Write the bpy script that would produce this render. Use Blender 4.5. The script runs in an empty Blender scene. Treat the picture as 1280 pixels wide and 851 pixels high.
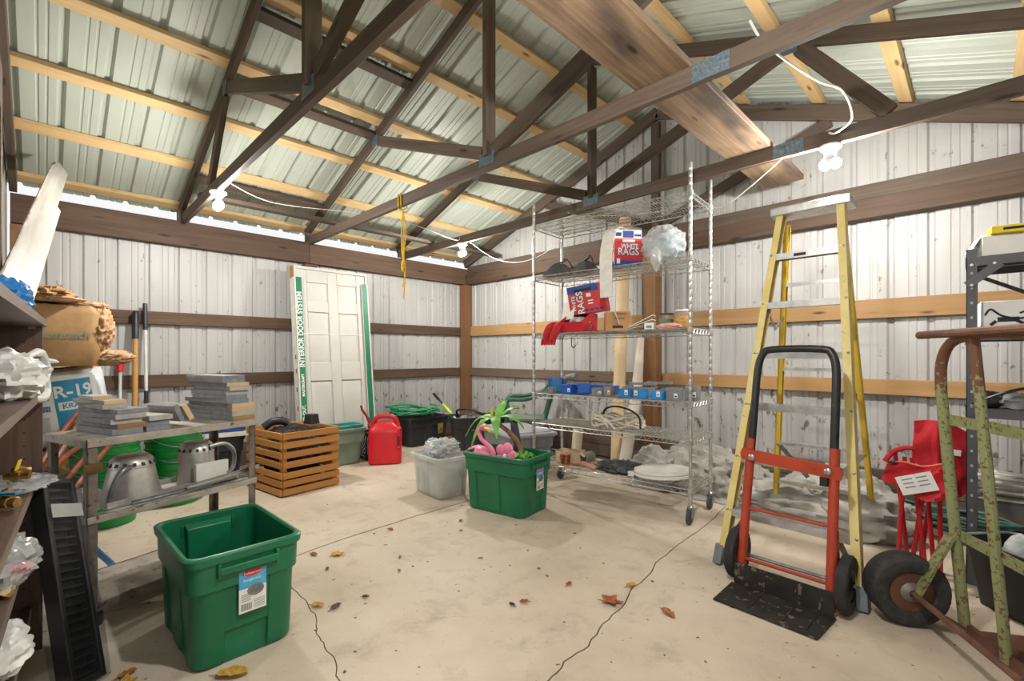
import bpy, math, random
from mathutils import Vector, Matrix, Euler, noise
random.seed(7)
R = math.radians
SC = bpy.context.scene
COL = SC.collection
# ------------------------------------------------------------------ camera, world, exposure
cam_d = bpy.data.cameras.new('camera'); cam = bpy.data.objects.new('camera', cam_d); COL.objects.link(cam)
cam.location = (0, 0, 1.15); cam.rotation_euler = (R(90), 0, R(45))
cam_d.sensor_width = 36; cam_d.lens = 36 * 587 / 1280; cam_d.shift_y = 18.5 / 1280; cam_d.clip_start = .02
SC.camera = cam
SC.view_settings.view_transform = 'Standard'; SC.view_settings.look = 'None'
SC.view_settings.exposure = 0.08; SC.view_settings.gamma = 1; SC.view_settings.use_curve_mapping = False
w = bpy.data.worlds.new('overcast_sky'); SC.world = w; w.use_nodes = True
WORLD = 0.9
w.node_tree.nodes['Background'].inputs[0].default_value = (1, 1, 1, 1)
w.node_tree.nodes['Background'].inputs[1].default_value = WORLD
BULB = 1500.0            # radiance of each lamp bulb
# ------------------------------------------------------------------ materials
def hx(s):
    s = s.lstrip('#'); out = []
    for i in (0, 2, 4):
        c = int(s[i:i+2], 16) / 255
        out.append(c/12.92 if c <= .04045 else ((c+.055)/1.055)**2.4)
    return (*out, 1)
def nt(name):
    m = bpy.data.materials.new(name); m.use_nodes = True
    t = m.node_tree; b = t.nodes['Principled BSDF']
    return m, t, b
def nd(t, typ, **kw):
    n = t.nodes.new(typ)
    for k, v in kw.items():
        if k in n.inputs: n.inputs[k].default_value = v
        else: setattr(n, k, v)
    return n
def coords(t, scale=(1, 1, 1), rnd=True):
    tc = nd(t, 'ShaderNodeTexCoord'); mp = nd(t, 'ShaderNodeMapping'); mp.inputs['Scale'].default_value = scale
    t.links.new(tc.outputs['Object'], mp.inputs['Vector'])
    if rnd:
        oi = nd(t, 'ShaderNodeObjectInfo'); m = nd(t, 'ShaderNodeMath', operation='MULTIPLY'); m.inputs[1].default_value = 37
        t.links.new(oi.outputs['Random'], m.inputs[0])
        cb = nd(t, 'ShaderNodeCombineXYZ')
        for i in range(3): t.links.new(m.outputs[0], cb.inputs[i])
        t.links.new(cb.outputs[0], mp.inputs['Location'])
    return mp.outputs['Vector']
def ramp(t, fac, stops):
    r = nd(t, 'ShaderNodeValToRGB'); e = r.color_ramp.elements
    e[0].position, e[0].color = stops[0]; e[1].position, e[1].color = stops[-1]
    for p, c in stops[1:-1]: x = e.new(p); x.color = c
    t.links.new(fac, r.inputs['Fac']); return r.outputs['Color']
def mixc(t, fac, a, b, blend='MIX'):
    m = nd(t, 'ShaderNodeMix', data_type='RGBA', blend_type=blend)
    for sock, val in ((m.inputs[0], fac), (m.inputs[6], a), (m.inputs[7], b)):
        if hasattr(val, 'is_output'): t.links.new(val, sock)
        else: sock.default_value = val
    return m.outputs[2]
MATS = {}
def mat(name, c, c2=None, rough=.5, metal=0, sc=6, st=(1, 1, 1), bump=.0, alpha=1, trans=0, emit=0, sp=None, spsc=40, spth=.62, lo=.35, hi=.65):
    """plain material: two colours mixed by stretched noise, optional specks (dirt, rust, chips), optional bump"""
    if name in MATS: return MATS[name]
    m, t, b = nt(name); c = hx(c); c2 = hx(c2) if c2 else tuple([x*.82 for x in c[:3]] + [1])
    v = coords(t, tuple(s*sc for s in st))
    n = nd(t, 'ShaderNodeTexNoise', Scale=1.0, Detail=5.0, Roughness=.6); t.links.new(v, n.inputs['Vector'])
    col = ramp(t, n.outputs['Fac'], [(lo, c2), (hi, c)])
    if sp:
        v2 = coords(t, (spsc,)*3); n2 = nd(t, 'ShaderNodeTexNoise', Scale=1.0, Detail=3.0, Roughness=.65); t.links.new(v2, n2.inputs['Vector'])
        f = ramp(t, n2.outputs['Fac'], [(spth, (0, 0, 0, 1)), (spth+.05, (1, 1, 1, 1))])
        col = mixc(t, f, col, hx(sp))
    t.links.new(col, b.inputs['Base Color'])
    b.inputs['Roughness'].default_value = rough; b.inputs['Metallic'].default_value = metal
    if bump:
        bp = nd(t, 'ShaderNodeBump', Strength=bump, Distance=.01); t.links.new(n.outputs['Fac'], bp.inputs['Height']); t.links.new(bp.outputs[0], b.inputs['Normal'])
    if alpha < 1: b.inputs['Alpha'].default_value = alpha
    if trans: b.inputs['Transmission Weight'].default_value = trans
    if emit: b.inputs['Emission Color'].default_value = c; b.inputs['Emission Strength'].default_value = emit
    MATS[name] = m; return m
def wood(name, c, c2, knot='#3a2414', rough=.7, stain=None, knots=True, var=.25):
    """timber with grain along the local X axis, scattered knots, per-piece tone"""
    if name in MATS: return MATS[name]
    m, t, b = nt(name)
    v = coords(t, (1.2, 26, 26)); n = nd(t, 'ShaderNodeTexNoise', Scale=1.0, Detail=6.0, Roughness=.65, Distortion=.6); t.links.new(v, n.inputs['Vector'])
    col = ramp(t, n.outputs['Fac'], [(.3, hx(c2)), (.7, hx(c))])
    v3 = coords(t, (1.5, 6, 6)); n3 = nd(t, 'ShaderNodeTexNoise', Scale=1.0, Detail=3.0); t.links.new(v3, n3.inputs['Vector'])
    f3 = ramp(t, n3.outputs['Fac'], [(.45, (0, 0, 0, 1)), (.7, (1, 1, 1, 1))])
    col = mixc(t, f3, col, hx(stain or c2))
    if knots:
        vk = coords(t, (2.3, 9, 9)); k = nd(t, 'ShaderNodeTexVoronoi', Scale=1.0); t.links.new(vk, k.inputs['Vector'])
        fk = ramp(t, k.outputs['Distance'], [(.06, (1, 1, 1, 1)), (.15, (0, 0, 0, 1))]); col = mixc(t, fk, col, hx(knot))
    oi = nd(t, 'ShaderNodeObjectInfo'); mr = nd(t, 'ShaderNodeMapRange'); mr.inputs[3].default_value = 1-var; mr.inputs[4].default_value = 1+var*.4
    t.links.new(oi.outputs['Random'], mr.inputs[0]); hs = nd(t, 'ShaderNodeHueSaturation'); t.links.new(mr.outputs[0], hs.inputs['Value']); t.links.new(col, hs.inputs['Color'])
    t.links.new(hs.outputs[0], b.inputs['Base Color']); b.inputs['Roughness'].default_value = rough
    bp = nd(t, 'ShaderNodeBump', Strength=.25, Distance=.004); t.links.new(n.outputs['Fac'], bp.inputs['Height']); t.links.new(bp.outputs[0], b.inputs['Normal'])
    MATS[name] = m; return m
# ------------------------------------------------------------------ mesh building
class MB:
    def __init__(s): s.v = []; s.f = []; s.mi = []; s.soft = False
    def add(s, v, f, mi=0):
        o = len(s.v); s.v += [tuple(p) for p in v]; s.f += [tuple(i+o for i in q) for q in f]; s.mi += [mi]*len(f); return s
    def box(s, c, d, rot=None, mi=0):
        v = []
        for x in (-.5, .5):
            for y in (-.5, .5):
                for z in (-.5, .5):
                    p = Vector((x*d[0], y*d[1], z*d[2]))
                    if rot is not None: p = rot @ p
                    v.append(p + Vector(c))
        return s.add(v, [(0, 1, 3, 2), (4, 6, 7, 5), (0, 4, 5, 1), (2, 3, 7, 6), (0, 2, 6, 4), (1, 5, 7, 3)], mi)
    def bx(s, x0, x1, y0, y1, z0, z1, mi=0): return s.box(((x0+x1)/2, (y0+y1)/2, (z0+z1)/2), (abs(x1-x0), abs(y1-y0), abs(z1-z0)), None, mi)
    def bar(s, p0, p1, w, h, up=(0, 0, 1), mi=0):
        p0, p1 = Vector(p0), Vector(p1); return s.box((p0+p1)/2, ((p1-p0).length, w, h), frame(p1-p0, up), mi)
    def loft(s, loops, cap0=True, cap1=True, mi=0):
        n = len(loops[0]); v = [p for l in loops for p in l]; f = []
        for i in range(len(loops)-1):
            for j in range(n):
                a = i*n+j; b = i*n+(j+1) % n; f.append((a, b, b+n, a+n))
        if cap0: f.append(tuple(range(n-1, -1, -1)))
        if cap1: f.append(tuple(range((len(loops)-1)*n, len(loops)*n)))
        return s.add(v, f, mi)
    def tube(s, pts, r, n=8, mi=0, closed=False, cap=True):
        pts = [Vector(p) for p in pts]; k = len(pts); rs = r if isinstance(r, (list, tuple)) else [r]*k
        loops = []; prev = None
        for i in range(k):
            if closed: d = pts[(i+1) % k] - pts[i-1]
            else: d = pts[min(i+1, k-1)] - pts[max(i-1, 0)]
            d = d.normalized() if d.length > 1e-9 else Vector((0, 0, 1))
            if prev is None:
                a = Vector((0, 0, 1)) if abs(d.z) < .9 else Vector((1, 0, 0)); x = d.cross(a).normalized()
            else:
                x = prev - d*prev.dot(d); x = x.normalized() if x.length > 1e-6 else d.orthogonal().normalized()
            prev = x; y = d.cross(x)
            loops.append([pts[i] + x*(rs[i]*math.cos(2*math.pi*j/n)) + y*(rs[i]*math.sin(2*math.pi*j/n)) for j in range(n)])
        if closed: loops.append(loops[0]); return s.loft(loops, False, False, mi)
        return s.loft(loops, cap, cap, mi)
    def lathe(s, prof, n=16, c=(0, 0, 0), rot=None, mi=0, cap0=True, cap1=True):
        loops = []
        for r, z in prof:
            l = []
            for j in range(n):
                p = Vector((r*math.cos(2*math.pi*j/n), r*math.sin(2*math.pi*j/n), z))
                if rot is not None: p = rot @ p
                l.append(p + Vector(c))
            loops.append(l)
        return s.loft(loops, cap0, cap1, mi)
    def prism(s, poly, z0, z1, mi=0): return s.loft([[(x, y, z0) for x, y in poly], [(x, y, z1) for x, y in poly]], True, True, mi)
    def blob(s, c, r, seed=0, amp=.25, fr=3, nu=18, nv=12, mi=0, rot=None, zmin=None, an=(1, 1, 1), fine=.3):
        v = []; f = []; ins = Vector((seed*7.3, seed*3.1, seed*1.7))
        for i in range(nv+1):
            th = math.pi*i/nv
            for j in range(nu):
                ph = 2*math.pi*j/nu; d = Vector((math.sin(th)*math.cos(ph), math.sin(th)*math.sin(ph), math.cos(th)))
                e = Vector((d.x*an[0], d.y*an[1], d.z*an[2])); k = 1 + amp*(1-2*abs(noise.noise(e*fr+ins))) - amp*.5 + amp*.6*noise.noise(e*fr*2.3+ins) + amp*fine*(1-2*abs(noise.noise(e*fr*4.9+ins)))
                p = Vector((d.x*r[0]*k, d.y*r[1]*k, d.z*r[2]*k))
                if rot is not None: p = rot @ p
                p += Vector(c)
                if zmin is not None and p.z < zmin: p.z = zmin
                v.append(p)
        for i in range(nv):
            for j in range(nu): a = i*nu+j; b = i*nu+(j+1) % nu; f.append((a, a+nu, b+nu, b))
        return s.add(v, f, mi)
    def xf(s, M): s.v = [tuple(M @ Vector(p)) for p in s.v]; return s
def frame(d, up=(0, 0, 1)):
    x = Vector(d).normalized(); u = Vector(up); y = u.cross(x)
    if y.length < 1e-5: y = Vector((0, 1, 0)).cross(x)
    y.normalize(); z = x.cross(y); return Matrix((x, y, z)).transposed()
def bez(p0, p1, p2, p3, n=12):
    p0, p1, p2, p3 = map(Vector, (p0, p1, p2, p3)); out = []
    for i in range(n+1):
        t = i/n; q = 1-t; out.append(p0*q**3 + p1*3*q*q*t + p2*3*q*t*t + p3*t**3)
    return out
def smooth(pts, n=6):
    pts = [Vector(p) for p in pts]; out = []
    for i in range(len(pts)-1):
        a = pts[max(i-1, 0)]; b = pts[i]; c = pts[i+1]; d = pts[min(i+2, len(pts)-1)]
        for k in range(n):
            t = k/n; out.append(.5*((2*b)+(c-a)*t+(2*a-5*b+4*c-d)*t*t+(3*b-a-3*c+d)*t**3))
    out.append(pts[-1]); return out
def obj(name, mb, m, parent=None, bevel=0, loc=None, rot=None, M=None, ang=35, label=None, kind=None):
    me = bpy.data.meshes.new(name); me.from_pydata(mb.v, [], mb.f)
    ms = m if isinstance(m, (list, tuple)) else [m]
    for x in ms: me.materials.append(x)
    if len(ms) > 1: me.polygons.foreach_set('material_index', mb.mi)
    me.polygons.foreach_set('use_smooth', [True]*len(me.polygons))
    me.update()
    try: me.set_sharp_from_angle(angle=R(ang))
    except Exception: pass
    o = bpy.data.objects.new(name, me); COL.objects.link(o)
    if parent: o.parent = parent
    if M is not None: o.matrix_basis = M
    if loc is not None: o.location = loc
    if rot is not None: o.rotation_euler = rot
    if bevel:
        b = o.modifiers.new('edge', 'BEVEL'); b.width = bevel; b.segments = 2; b.limit_method = 'ANGLE'; b.angle_limit = R(40)
    if label: o['label'] = label
    if kind: o['kind'] = kind
    return o
def beam(name, p0, p1, wd, ht, m, parent=None, up=(0, 0, 1), bevel=.003, label=None):
    """a board between two points, its mesh lying along its own X axis"""
    p0, p1 = Vector(p0), Vector(p1); mb = MB().box((0, 0, 0), ((p1-p0).length, wd, ht))
    M = frame(p1-p0, up).to_4x4(); M.translation = (p0+p1)/2
    return obj(name, mb, m, parent, bevel, M=M, label=label)
def tag(o, label, cat, group=None, kind=None):
    o['label'] = label; o['category'] = cat
    if group: o['group'] = group
    if kind: o['kind'] = kind
    return o
def thing(name, label, cat, loc=(0, 0, 0), rz=0, group=None, rot=None):
    o = bpy.data.objects.new(name, None); COL.objects.link(o); o.empty_display_size = .1
    o.location = loc; o.rotation_euler = rot if rot is not None else (0, 0, R(rz))
    return tag(o, label, cat, group)
def single(name, mb, m, label, cat, group=None, **kw): return tag(obj(name, mb, m, **kw), label, cat, group)
def struct(name):
    o = bpy.data.objects.new(name, None); COL.objects.link(o); o['kind'] = 'structure'; o.empty_display_size = .1; return o
def copy_tree(o, parent=None):
    c = o.copy(); COL.objects.link(c)
    if parent: c.parent = parent
    for ch in list(o.children): copy_tree(ch, c)
    return c
def text(body, size, m, parent, loc, rot=(0, 0, 0), name='lettering', ext=.0006, bold=0, sx=1):
    cu = bpy.data.curves.new(name, 'FONT'); cu.body = body; cu.size = size; cu.align_x = 'CENTER'; cu.align_y = 'CENTER'; cu.extrude = ext; cu.offset = bold; cu.resolution_u = 3
    cu.materials.append(m); tmp = bpy.data.objects.new('tmp', cu); me = bpy.data.meshes.new_from_object(tmp); bpy.data.objects.remove(tmp); me.name = name; o = bpy.data.objects.new(name, me); COL.objects.link(o)
    if parent: o.parent = parent
    o.location = loc; o.rotation_euler = rot; o.scale = (sx, 1, 1); return o
# ------------------------------------------------------------------ shared materials
W_DARK = wood('aged_truss_timber', '#68584a', '#443930', '#261f19', stain='#54463b')
W_PINE = wood('yellow_pine', '#dcc092', '#c8a670', '#7a5430', stain='#d0ae7c')
W_OLD = wood('brown_stained_timber', '#6c5442', '#463326', '#241910', stain='#584232')
W_ORNG = wood('orange_pine', '#b89468', '#a07a4c', '#4e3420', stain='#ae8656')
W_POST = wood('tan_post_timber', '#8e6a48', '#6c4e34', '#3a2414', stain='#7c5636')
W_GREY = wood('weathered_grey_timber', '#7c6c60', '#5a4c42', '#342a22', stain='#6e5a48')
STEEL = mat('galvanised_steel', '#b9bcbc', '#8d9090', rough=.35, metal=.9, sc=14)
CHROME = mat('chromed_wire', '#cfd0cd', '#b0b1ad', rough=.32, metal=.7, sc=30)
BLACKP = mat('black_plastic', '#26272a', '#1a1b1d', rough=.45)
WHITEP = mat('white_plastic', '#e6e6e2', '#d6d6d0', rough=.4)
BLACKM = mat('black_painted_metal', '#232323', '#141414', rough=.4, sp='#6a4a34', spsc=60, spth=.68)
RUBBER = mat('tyre_rubber', '#3d3b39', '#282726', rough=.85, sc=30, bump=.4)
INK = mat('black_ink', '#1b1b1b', rough=.6)
PAPER = mat('white_paper', '#efefec', '#e2e2de', rough=.7)
CARD = mat('brown_cardboard', '#b58a5a', '#a07848', rough=.8, sc=5)
# ------------------------------------------------------------------ structure
XL, YB, XR, YF = -5.5, 4.53, .82, -.2
RX, SL = -2.36, .365            # ridge position, roof slope
def roof_z(x): return 2.585 + SL*((x-XL) if x < RX else (2*RX-XL-x))
XR = 2*RX-XL
def mk_siding(name, base, dirt, zdirt):
    m, t, b = nt(name)
    tc = nd(t, 'ShaderNodeTexCoord'); g = tc.outputs['Object']
    def ns(s, d=4, sc=1):
        mp = nd(t, 'ShaderNodeMapping'); mp.inputs['Scale'].default_value = s; t.links.new(g, mp.inputs['Vector'])
        n = nd(t, 'ShaderNodeTexNoise', Scale=1.0, Detail=float(d), Roughness=.65); t.links.new(mp.outputs[0], n.inputs['Vector']); return n.outputs['Fac']
    col = ramp(t, ns((2, 2, .8)), [(.3, hx(base[1])), (.7, hx(base[0]))])
    sp = ns((16, 16, 9), 5)
    if zdirt:
        sx = nd(t, 'ShaderNodeSeparateXYZ'); t.links.new(g, sx.inputs[0])
        mr = nd(t, 'ShaderNodeMapRange'); mr.inputs[1].default_value = .1; mr.inputs[2].default_value = 1.1; mr.inputs[3].default_value = .10; mr.inputs[4].default_value = 0
        t.links.new(sx.outputs[2], mr.inputs[0]); ad = nd(t, 'ShaderNodeMath', operation='ADD'); t.links.new(sp, ad.inputs[0]); t.links.new(mr.outputs[0], ad.inputs[1]); sp = ad.outputs[0]
    f = ramp(t, sp, [(.63, (0, 0, 0, 1)), (.70, (1, 1, 1, 1))])
    col = mixc(t, f, col, hx(dirt))
    st = ns((9, 9, .35), 4); f2 = ramp(t, st, [(.58, (0, 0, 0, 1)), (.8, (.5, .5, .5, 1))]); col = mixc(t, f2, col, hx('#a59c90'))
    t.links.new(col, b.inputs['Base Color']); b.inputs['Roughness'].default_value = .45
    MATS[name] = m; return m
SIDING = mk_siding('white_painted_siding', ('#bcbcbb', '#acabaa'), '#6d5f50', True)
ROOFM = mat('pale_green_roof_steel', '#b2b9ae', '#abb2a7', rough=.5, metal=0, sc=1.5)
GREYST = mk_siding('grey_siding', ('#9a9890', '#8a877e'), '#6d5f50', False)
def rib_profile(n=4, p=.2286):
    """points (t, depth) over one sheet of n ribs"""
    out = [(0, 0)]
    for i in range(n):
        o = i*p
        for c in (.066, .112): out += [(o+c-.009, 0), (o+c-.004, .0035), (o+c+.004, .0035), (o+c+.009, 0)]
        out += [(o+.160, 0), (o+.174, .017), (o+.196, .017), (o+.210, 0)]
    out.append((n*p, 0)); return out
def sheet(name, parent, m, fn, t0, tmax, k_=1):
    """one ribbed sheet; fn(t, depth) -> list of points up the sheet"""
    rows = []
    for t, d in rib_profile():
        if t0+t > tmax: break
        rows.append(fn(t0+t, d*k_))
    if len(rows) < 2: return
    k = len(rows[0]); v = [p for r_ in rows for p in r_]; f = []
    for i in range(len(rows)-1):
        for j in range(k-1): a = i*k+j; f.append((a, a+1, a+k+1, a+k))
    return obj(name, MB().add(v, f), m, parent, ang=20)
SW = .9144
wl = struct('wall_left'); wb = struct('wall_back'); wf = struct('wall_front'); wr = struct('wall_right'); ceil = struct('ceiling')
i = 0
while i*SW < YB-YF:
    t0 = YF + .02 + i*SW
    sheet('siding_panel', wl, SIDING, lambda t, d: [(XL-d, t, -.02), (XL-d, t, 1.2), (XL-d, t, 2.44)], t0, YB)
    sheet('siding_panel', wr, SIDING, lambda t, d: [(XR+d, t, -.02), (XR+d, t, 1.2), (XR+d, t, 2.44)], t0, YB)
    i += 1
i = 0
while i*SW < XR-XL:
    sheet('siding_panel', wb, SIDING, lambda t, d: [(t, YB+d, -.02), (t, YB+d, 1.2), (t, YB+d, roof_z(t)+.03)], XL+.03+i*SW, XR); i += 1
for a, b_, z0 in ((XL, -3.12, -.02), (-3.12, .7, 2.3), (.7, XR, -.02)):
    i = 0
    while a+i*SW < b_-.01:
        sheet('siding_panel', wf, GREYST, lambda t, d, z0=z0: [(t, YF-d, z0), (t, YF-d, roof_z(t)+.03)], a+i*SW, b_+.001); i += 1
# girts, posts, plates
def Bm(p, nm, a, b_, m, wd, ht, up=(0, 0, 1)): return beam(nm, a, b_, wd, ht, m, p, up)
for z, h in ((1.5, .12), (.91, .115)):
    for y0, y1 in ((YF+.03, 2.05), (2.06, YB-.145)): Bm(wl, 'girt', (XL+.024, y0, z), (XL+.024, y1, z), W_OLD, .04, h)
Bm(wl, 'skirt_board', (XL+.03, YF+.03, .12), (XL+.03, YB-.15, .12), W_GREY, .04, .24)
Bm(wl, 'wall_plate', (XL+.055, YF+.02, 2.315), (XL+.055, 2.15, 2.315), W_OLD, .08, .235); Bm(wl, 'wall_plate', (XL+.055, 2.153, 2.31), (XL+.055, YB, 2.31), W_OLD, .08, .23)
Bm(wl, 'post', (XL+.085, 2.15, 0), (XL+.085, 2.15, 2.18), W_OLD, .12, .14, (0, 1, 0))
Bm(wl, 'post', (XL+.085, YF+.09, 0), (XL+.085, YF+.09, 2.18), W_POST, .14, .14, (0, 1, 0))
Bm(wl, 'corner_post', (XL+.075, YB-.075, 0), (XL+.075, YB-.075, 2.19), W_POST, .13, .13, (0, 1, 0))
for (x0, x1, ms) in ((XL+.145, RX-.13, (W_ORNG, W_GREY)), (RX+.05, XR-.05, (W_ORNG, W_ORNG))):
    Bm(wb, 'girt', (x0, YB-.024, 1.505), (x1, YB-.024, 1.505), ms[0], .04, .145); Bm(wb, 'girt', (x0, YB-.024, .91), (x1, YB-.024, .91), ms[1], .04, .115)
for z, h in ((.215, .14), (.075, .13)): Bm(wb, 'skirt_board', (XL+.15, YB-.03, z), (XR-.05, YB-.03, z), W_GREY, .045, h)
Bm(wb, 'post', (RX-.04, YB-.085, 0), (RX-.04, YB-.085, 2.19), W_POST, .14, .14, (0, 1, 0))
Bm(wb, 'header_beam', (XL+.1, YB-.06, 2.265), (XR-.02, YB-.06, 2.265), W_OLD, .1, .15); Bm(wb, 'header_beam', (XL+.1, YB-.04, 2.4), (XR-.02, YB-.04, 2.4), W_DARK, .06, .115)
yg = YB-.05
for sgn in (-1, 1):
    xe = XL+.02 if sgn < 0 else XR-.02
    Bm(wb, 'rafter', (xe, yg, roof_z(xe)-.085), (RX, yg, roof_z(RX)-.085), W_DARK, .045, .12)
    Bm(wb, 'brace', (RX+sgn*.06, yg+.01, 2.5), (RX+sgn*1.5, yg+.01, roof_z(RX+1.5)-.15), W_DARK, .035, .09)
    Bm(wf, 'rafter', (xe, YF+.035, roof_z(xe)-.085), (RX, YF+.035, roof_z(RX)-.085), W_DARK, .045, .12)
Bm(wb, 'king_stud', (RX-.02, yg, 2.46), (RX-.02, yg, 3.55), W_DARK, .09, .04, (0, 1, 0))
Bm(wf, 'door_header', (-3.2, YF+.04, 2.36), (XR-.1, YF+.04, 2.36), W_OLD, .06, .2)
Bm(wf, 'door_jamb', (-3.14, YF+.04, 0), (-3.14, YF+.04, 2.26), W_OLD, .1, .06, (0, 1, 0))
Bm(wr, 'wall_plate', (XR-.05, YF+.02, 2.315), (XR-.05, YB-.13, 2.315), W_OLD, .08, .235)
for z in (1.5, .91): Bm(wr, 'girt', (XR-.024, YF+.03, z), (XR-.024, YB-.1, z), W_OLD, .04, .12)
# roof: ribbed sheets, purlins
i = 0
while YF-.12+i*SW < YB+.1:
    t0 = YF-.12+i*SW; E = XL-.16; E2 = XR+.16
    sheet('roof_panel', ceil, ROOFM, lambda t, d: [(x, t, roof_z(x)+.04+d) for x in (E, -4, RX)], t0, YB+.12, 1.5)
    sheet('roof_panel', ceil, ROOFM, lambda t, d: [(x, t, roof_z(x)+.04+d) for x in (E2, -.8, RX)], t0, YB+.12, 1.5)
    i += 1
ua = Vector((-SL, 0, 1)).normalized(); ub = Vector((SL, 0, 1)).normalized()
for x in (-5.5, -4.9, -4.33, -3.78, -3.2, -2.66):
    Bm(ceil, 'purlin', (x, YF-.1, roof_z(x)+.015), (x, YB+.08, roof_z(x)+.015), W_PINE, .088, .038, ua)
    xm = 2*RX-x; Bm(ceil, 'purlin', (xm, YF-.1, roof_z(xm)+.015), (xm, YB+.08, roof_z(xm)+.015), W_PINE, .088, .038, ub)
for x, y0, y1 in ((-3.9, .97, 2.12), (-5.0, .97, 2.12), (-3.3, .97, 2.12)):
    Bm(ceil, 'blocking', (x, y0, roof_z(x)-.03), (x, y1, roof_z(x)-.03), W_DARK, .088, .038, ua)
Bm(ceil, 'runner_board', (-4.72, .94, 2.515), (-4.72, YB-.08, 2.515), W_DARK, .088, .036)
# outside ground, floor slabs, dirt strip
CONC = None
def mk_conc():
    m, t, b = nt('stained_concrete'); tc = nd(t, 'ShaderNodeTexCoord'); g = tc.outputs['Object']
    def ns(s, d=5, r=.6, dist=0):
        n = nd(t, 'ShaderNodeTexNoise', Scale=float(s), Detail=float(d), Roughness=r, Distortion=dist); t.links.new(g, n.inputs['Vector']); return n.outputs['Fac']
    col = ramp(t, ns(1.1, 6), [(.3, hx('#b0a18d')), (.5, hx('#c6b8a4')), (.72, hx('#d3c7b6'))])
    col = mixc(t, ramp(t, ns(5, 6, .7, .4), [(.52, (0, 0, 0, 1)), (.78, (.7, .7, .7, 1))]), col, hx('#8f8272'))
    col = mixc(t, ramp(t, ns(60, 3), [(.66, (0, 0, 0, 1)), (.74, (.7, .7, .7, 1))]), col, hx('#6f6154'))
    col = mixc(t, ramp(t, ns(24, 2, .5), [(.715, (0, 0, 0, 1)), (.73, (1, 1, 1, 1))]), col, hx('#55473a'))
    t.links.new(col, b.inputs['Base Color']); b.inputs['Roughness'].default_value = .75
    bp = nd(t, 'ShaderNodeBump', Strength=.15, Distance=.01); t.links.new(ns(18, 5), bp.inputs['Height']); t.links.new(bp.outputs[0], b.inputs['Normal'])
    return m
CONC = mk_conc()
DIRT = mat('dry_dirt', '#8d7560', '#6b5645', rough=.95, sc=9, bump=.8, sp='#4a3b2e', spsc=35)
GROUND = mat('gravel_outside', '#8a8378', '#6f685e', rough=.95, sc=3)
gr = obj('ground_outside', MB().bx(-16, 12, -14, 15, -.3, -.12), GROUND); gr['kind'] = 'structure'
fl = struct('floor')
obj('slab_bed', MB().bx(XL, XR, YF-1.2, YB, -.12, -.045), mat('slab_bed_dirt', '#3a3028', rough=.95), fl)
YS = 3.93
ck = [(-1.06, -1.2), (-1.05, .6), (-1.085, 1.261), (-1.104, 1.389), (-1.10, 1.533), (-1.147, 1.7), (-1.162, 1.863), (-1.22, 2.077), (-1.232, 2.233), (-1.285, 2.452), (-1.30, 2.791), (-1.312, 3.113), (-1.371, 3.627), (-1.4, YS)]
def jag(pts, n=4, a=.007):
    out = []
    for p, q in zip(pts[:-1], pts[1:]):
        for k in range(n): t = k/n; out.append((p[0]+(q[0]-p[0])*t+random.uniform(-a, a), p[1]+(q[1]-p[1])*t+random.uniform(-a, a)))
    out.append(pts[-1]); return out
ckj = jag(ck); gp = .0035
jx = [(-2.74, -1.2), (-2.776, 1.0), (-2.82, 1.3), (-2.862, 1.9), (-2.87, 2.5), (-2.9, YS)]; jxj = jag(jx, 6, .004)
cr = jag([(-2.78, .86), (-2.55, .905), (-2.395, .874), (-2.2, .868), (-2.063, .848), (-1.95, .80), (-1.866, .793), (-1.727, .779), (-1.604, .741), (-1.4, .66), (-1.062, .6)], 4, .006)
off = lambda pts, d: [(x+d, y) for x, y in pts]
lft = [(XL, YF-1.2)] + off([p for p in jxj], -.009) + [(XL, YS)]
obj('slab', MB().prism(lft, -.05, 0), CONC, fl)
up = [p for p in jxj if p[1] > .90]; lo_ = [p for p in jxj if p[1] < .86]
cr = [(-2.755, .88)] + [p for p in cr if p[0] > -2.68] 
cu = [p for p in ckj if p[1] > .62]; cl = [p for p in ckj if p[1] < .58]
obj('slab', MB().prism([(x+.006, y) for x, y in lo_] + [(x, y-.0022) for x, y in cr[:-1]] + off(cl[::-1], -gp), -.05, 0), CONC, fl)
obj('slab', MB().prism([(x, y+.0022) for x, y in cr[:-1]] + off(cu, -gp) + off(up[::-1], .008), -.05, 0), CONC, fl)
obj('slab', MB().prism([(XR, YF-1.2)] + [(XR, YS)] + off(ckj[::-1], gp), -.05, 0), CONC, fl)
mb = MB(); nx, ny = 90, 10; v = []; f = []
for a in range(nx+1):
    for c in range(ny+1):
        x = XL + (XR-XL)*a/nx; y = YS-.015 + (YB-YS+.01)*c/ny; v.append((x, y, -.012+.03*noise.noise((x*5, y*5, 1))+.012*noise.noise((x*17, y*17, 2)) - (.02 if c == 0 else 0)))
for a in range(nx):
    for c in range(ny): k = a*(ny+1)+c; f.append((k, k+ny+1, k+ny+2, k+1))
obj('dirt_strip', mb.add(v, f), DIRT, fl)
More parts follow.
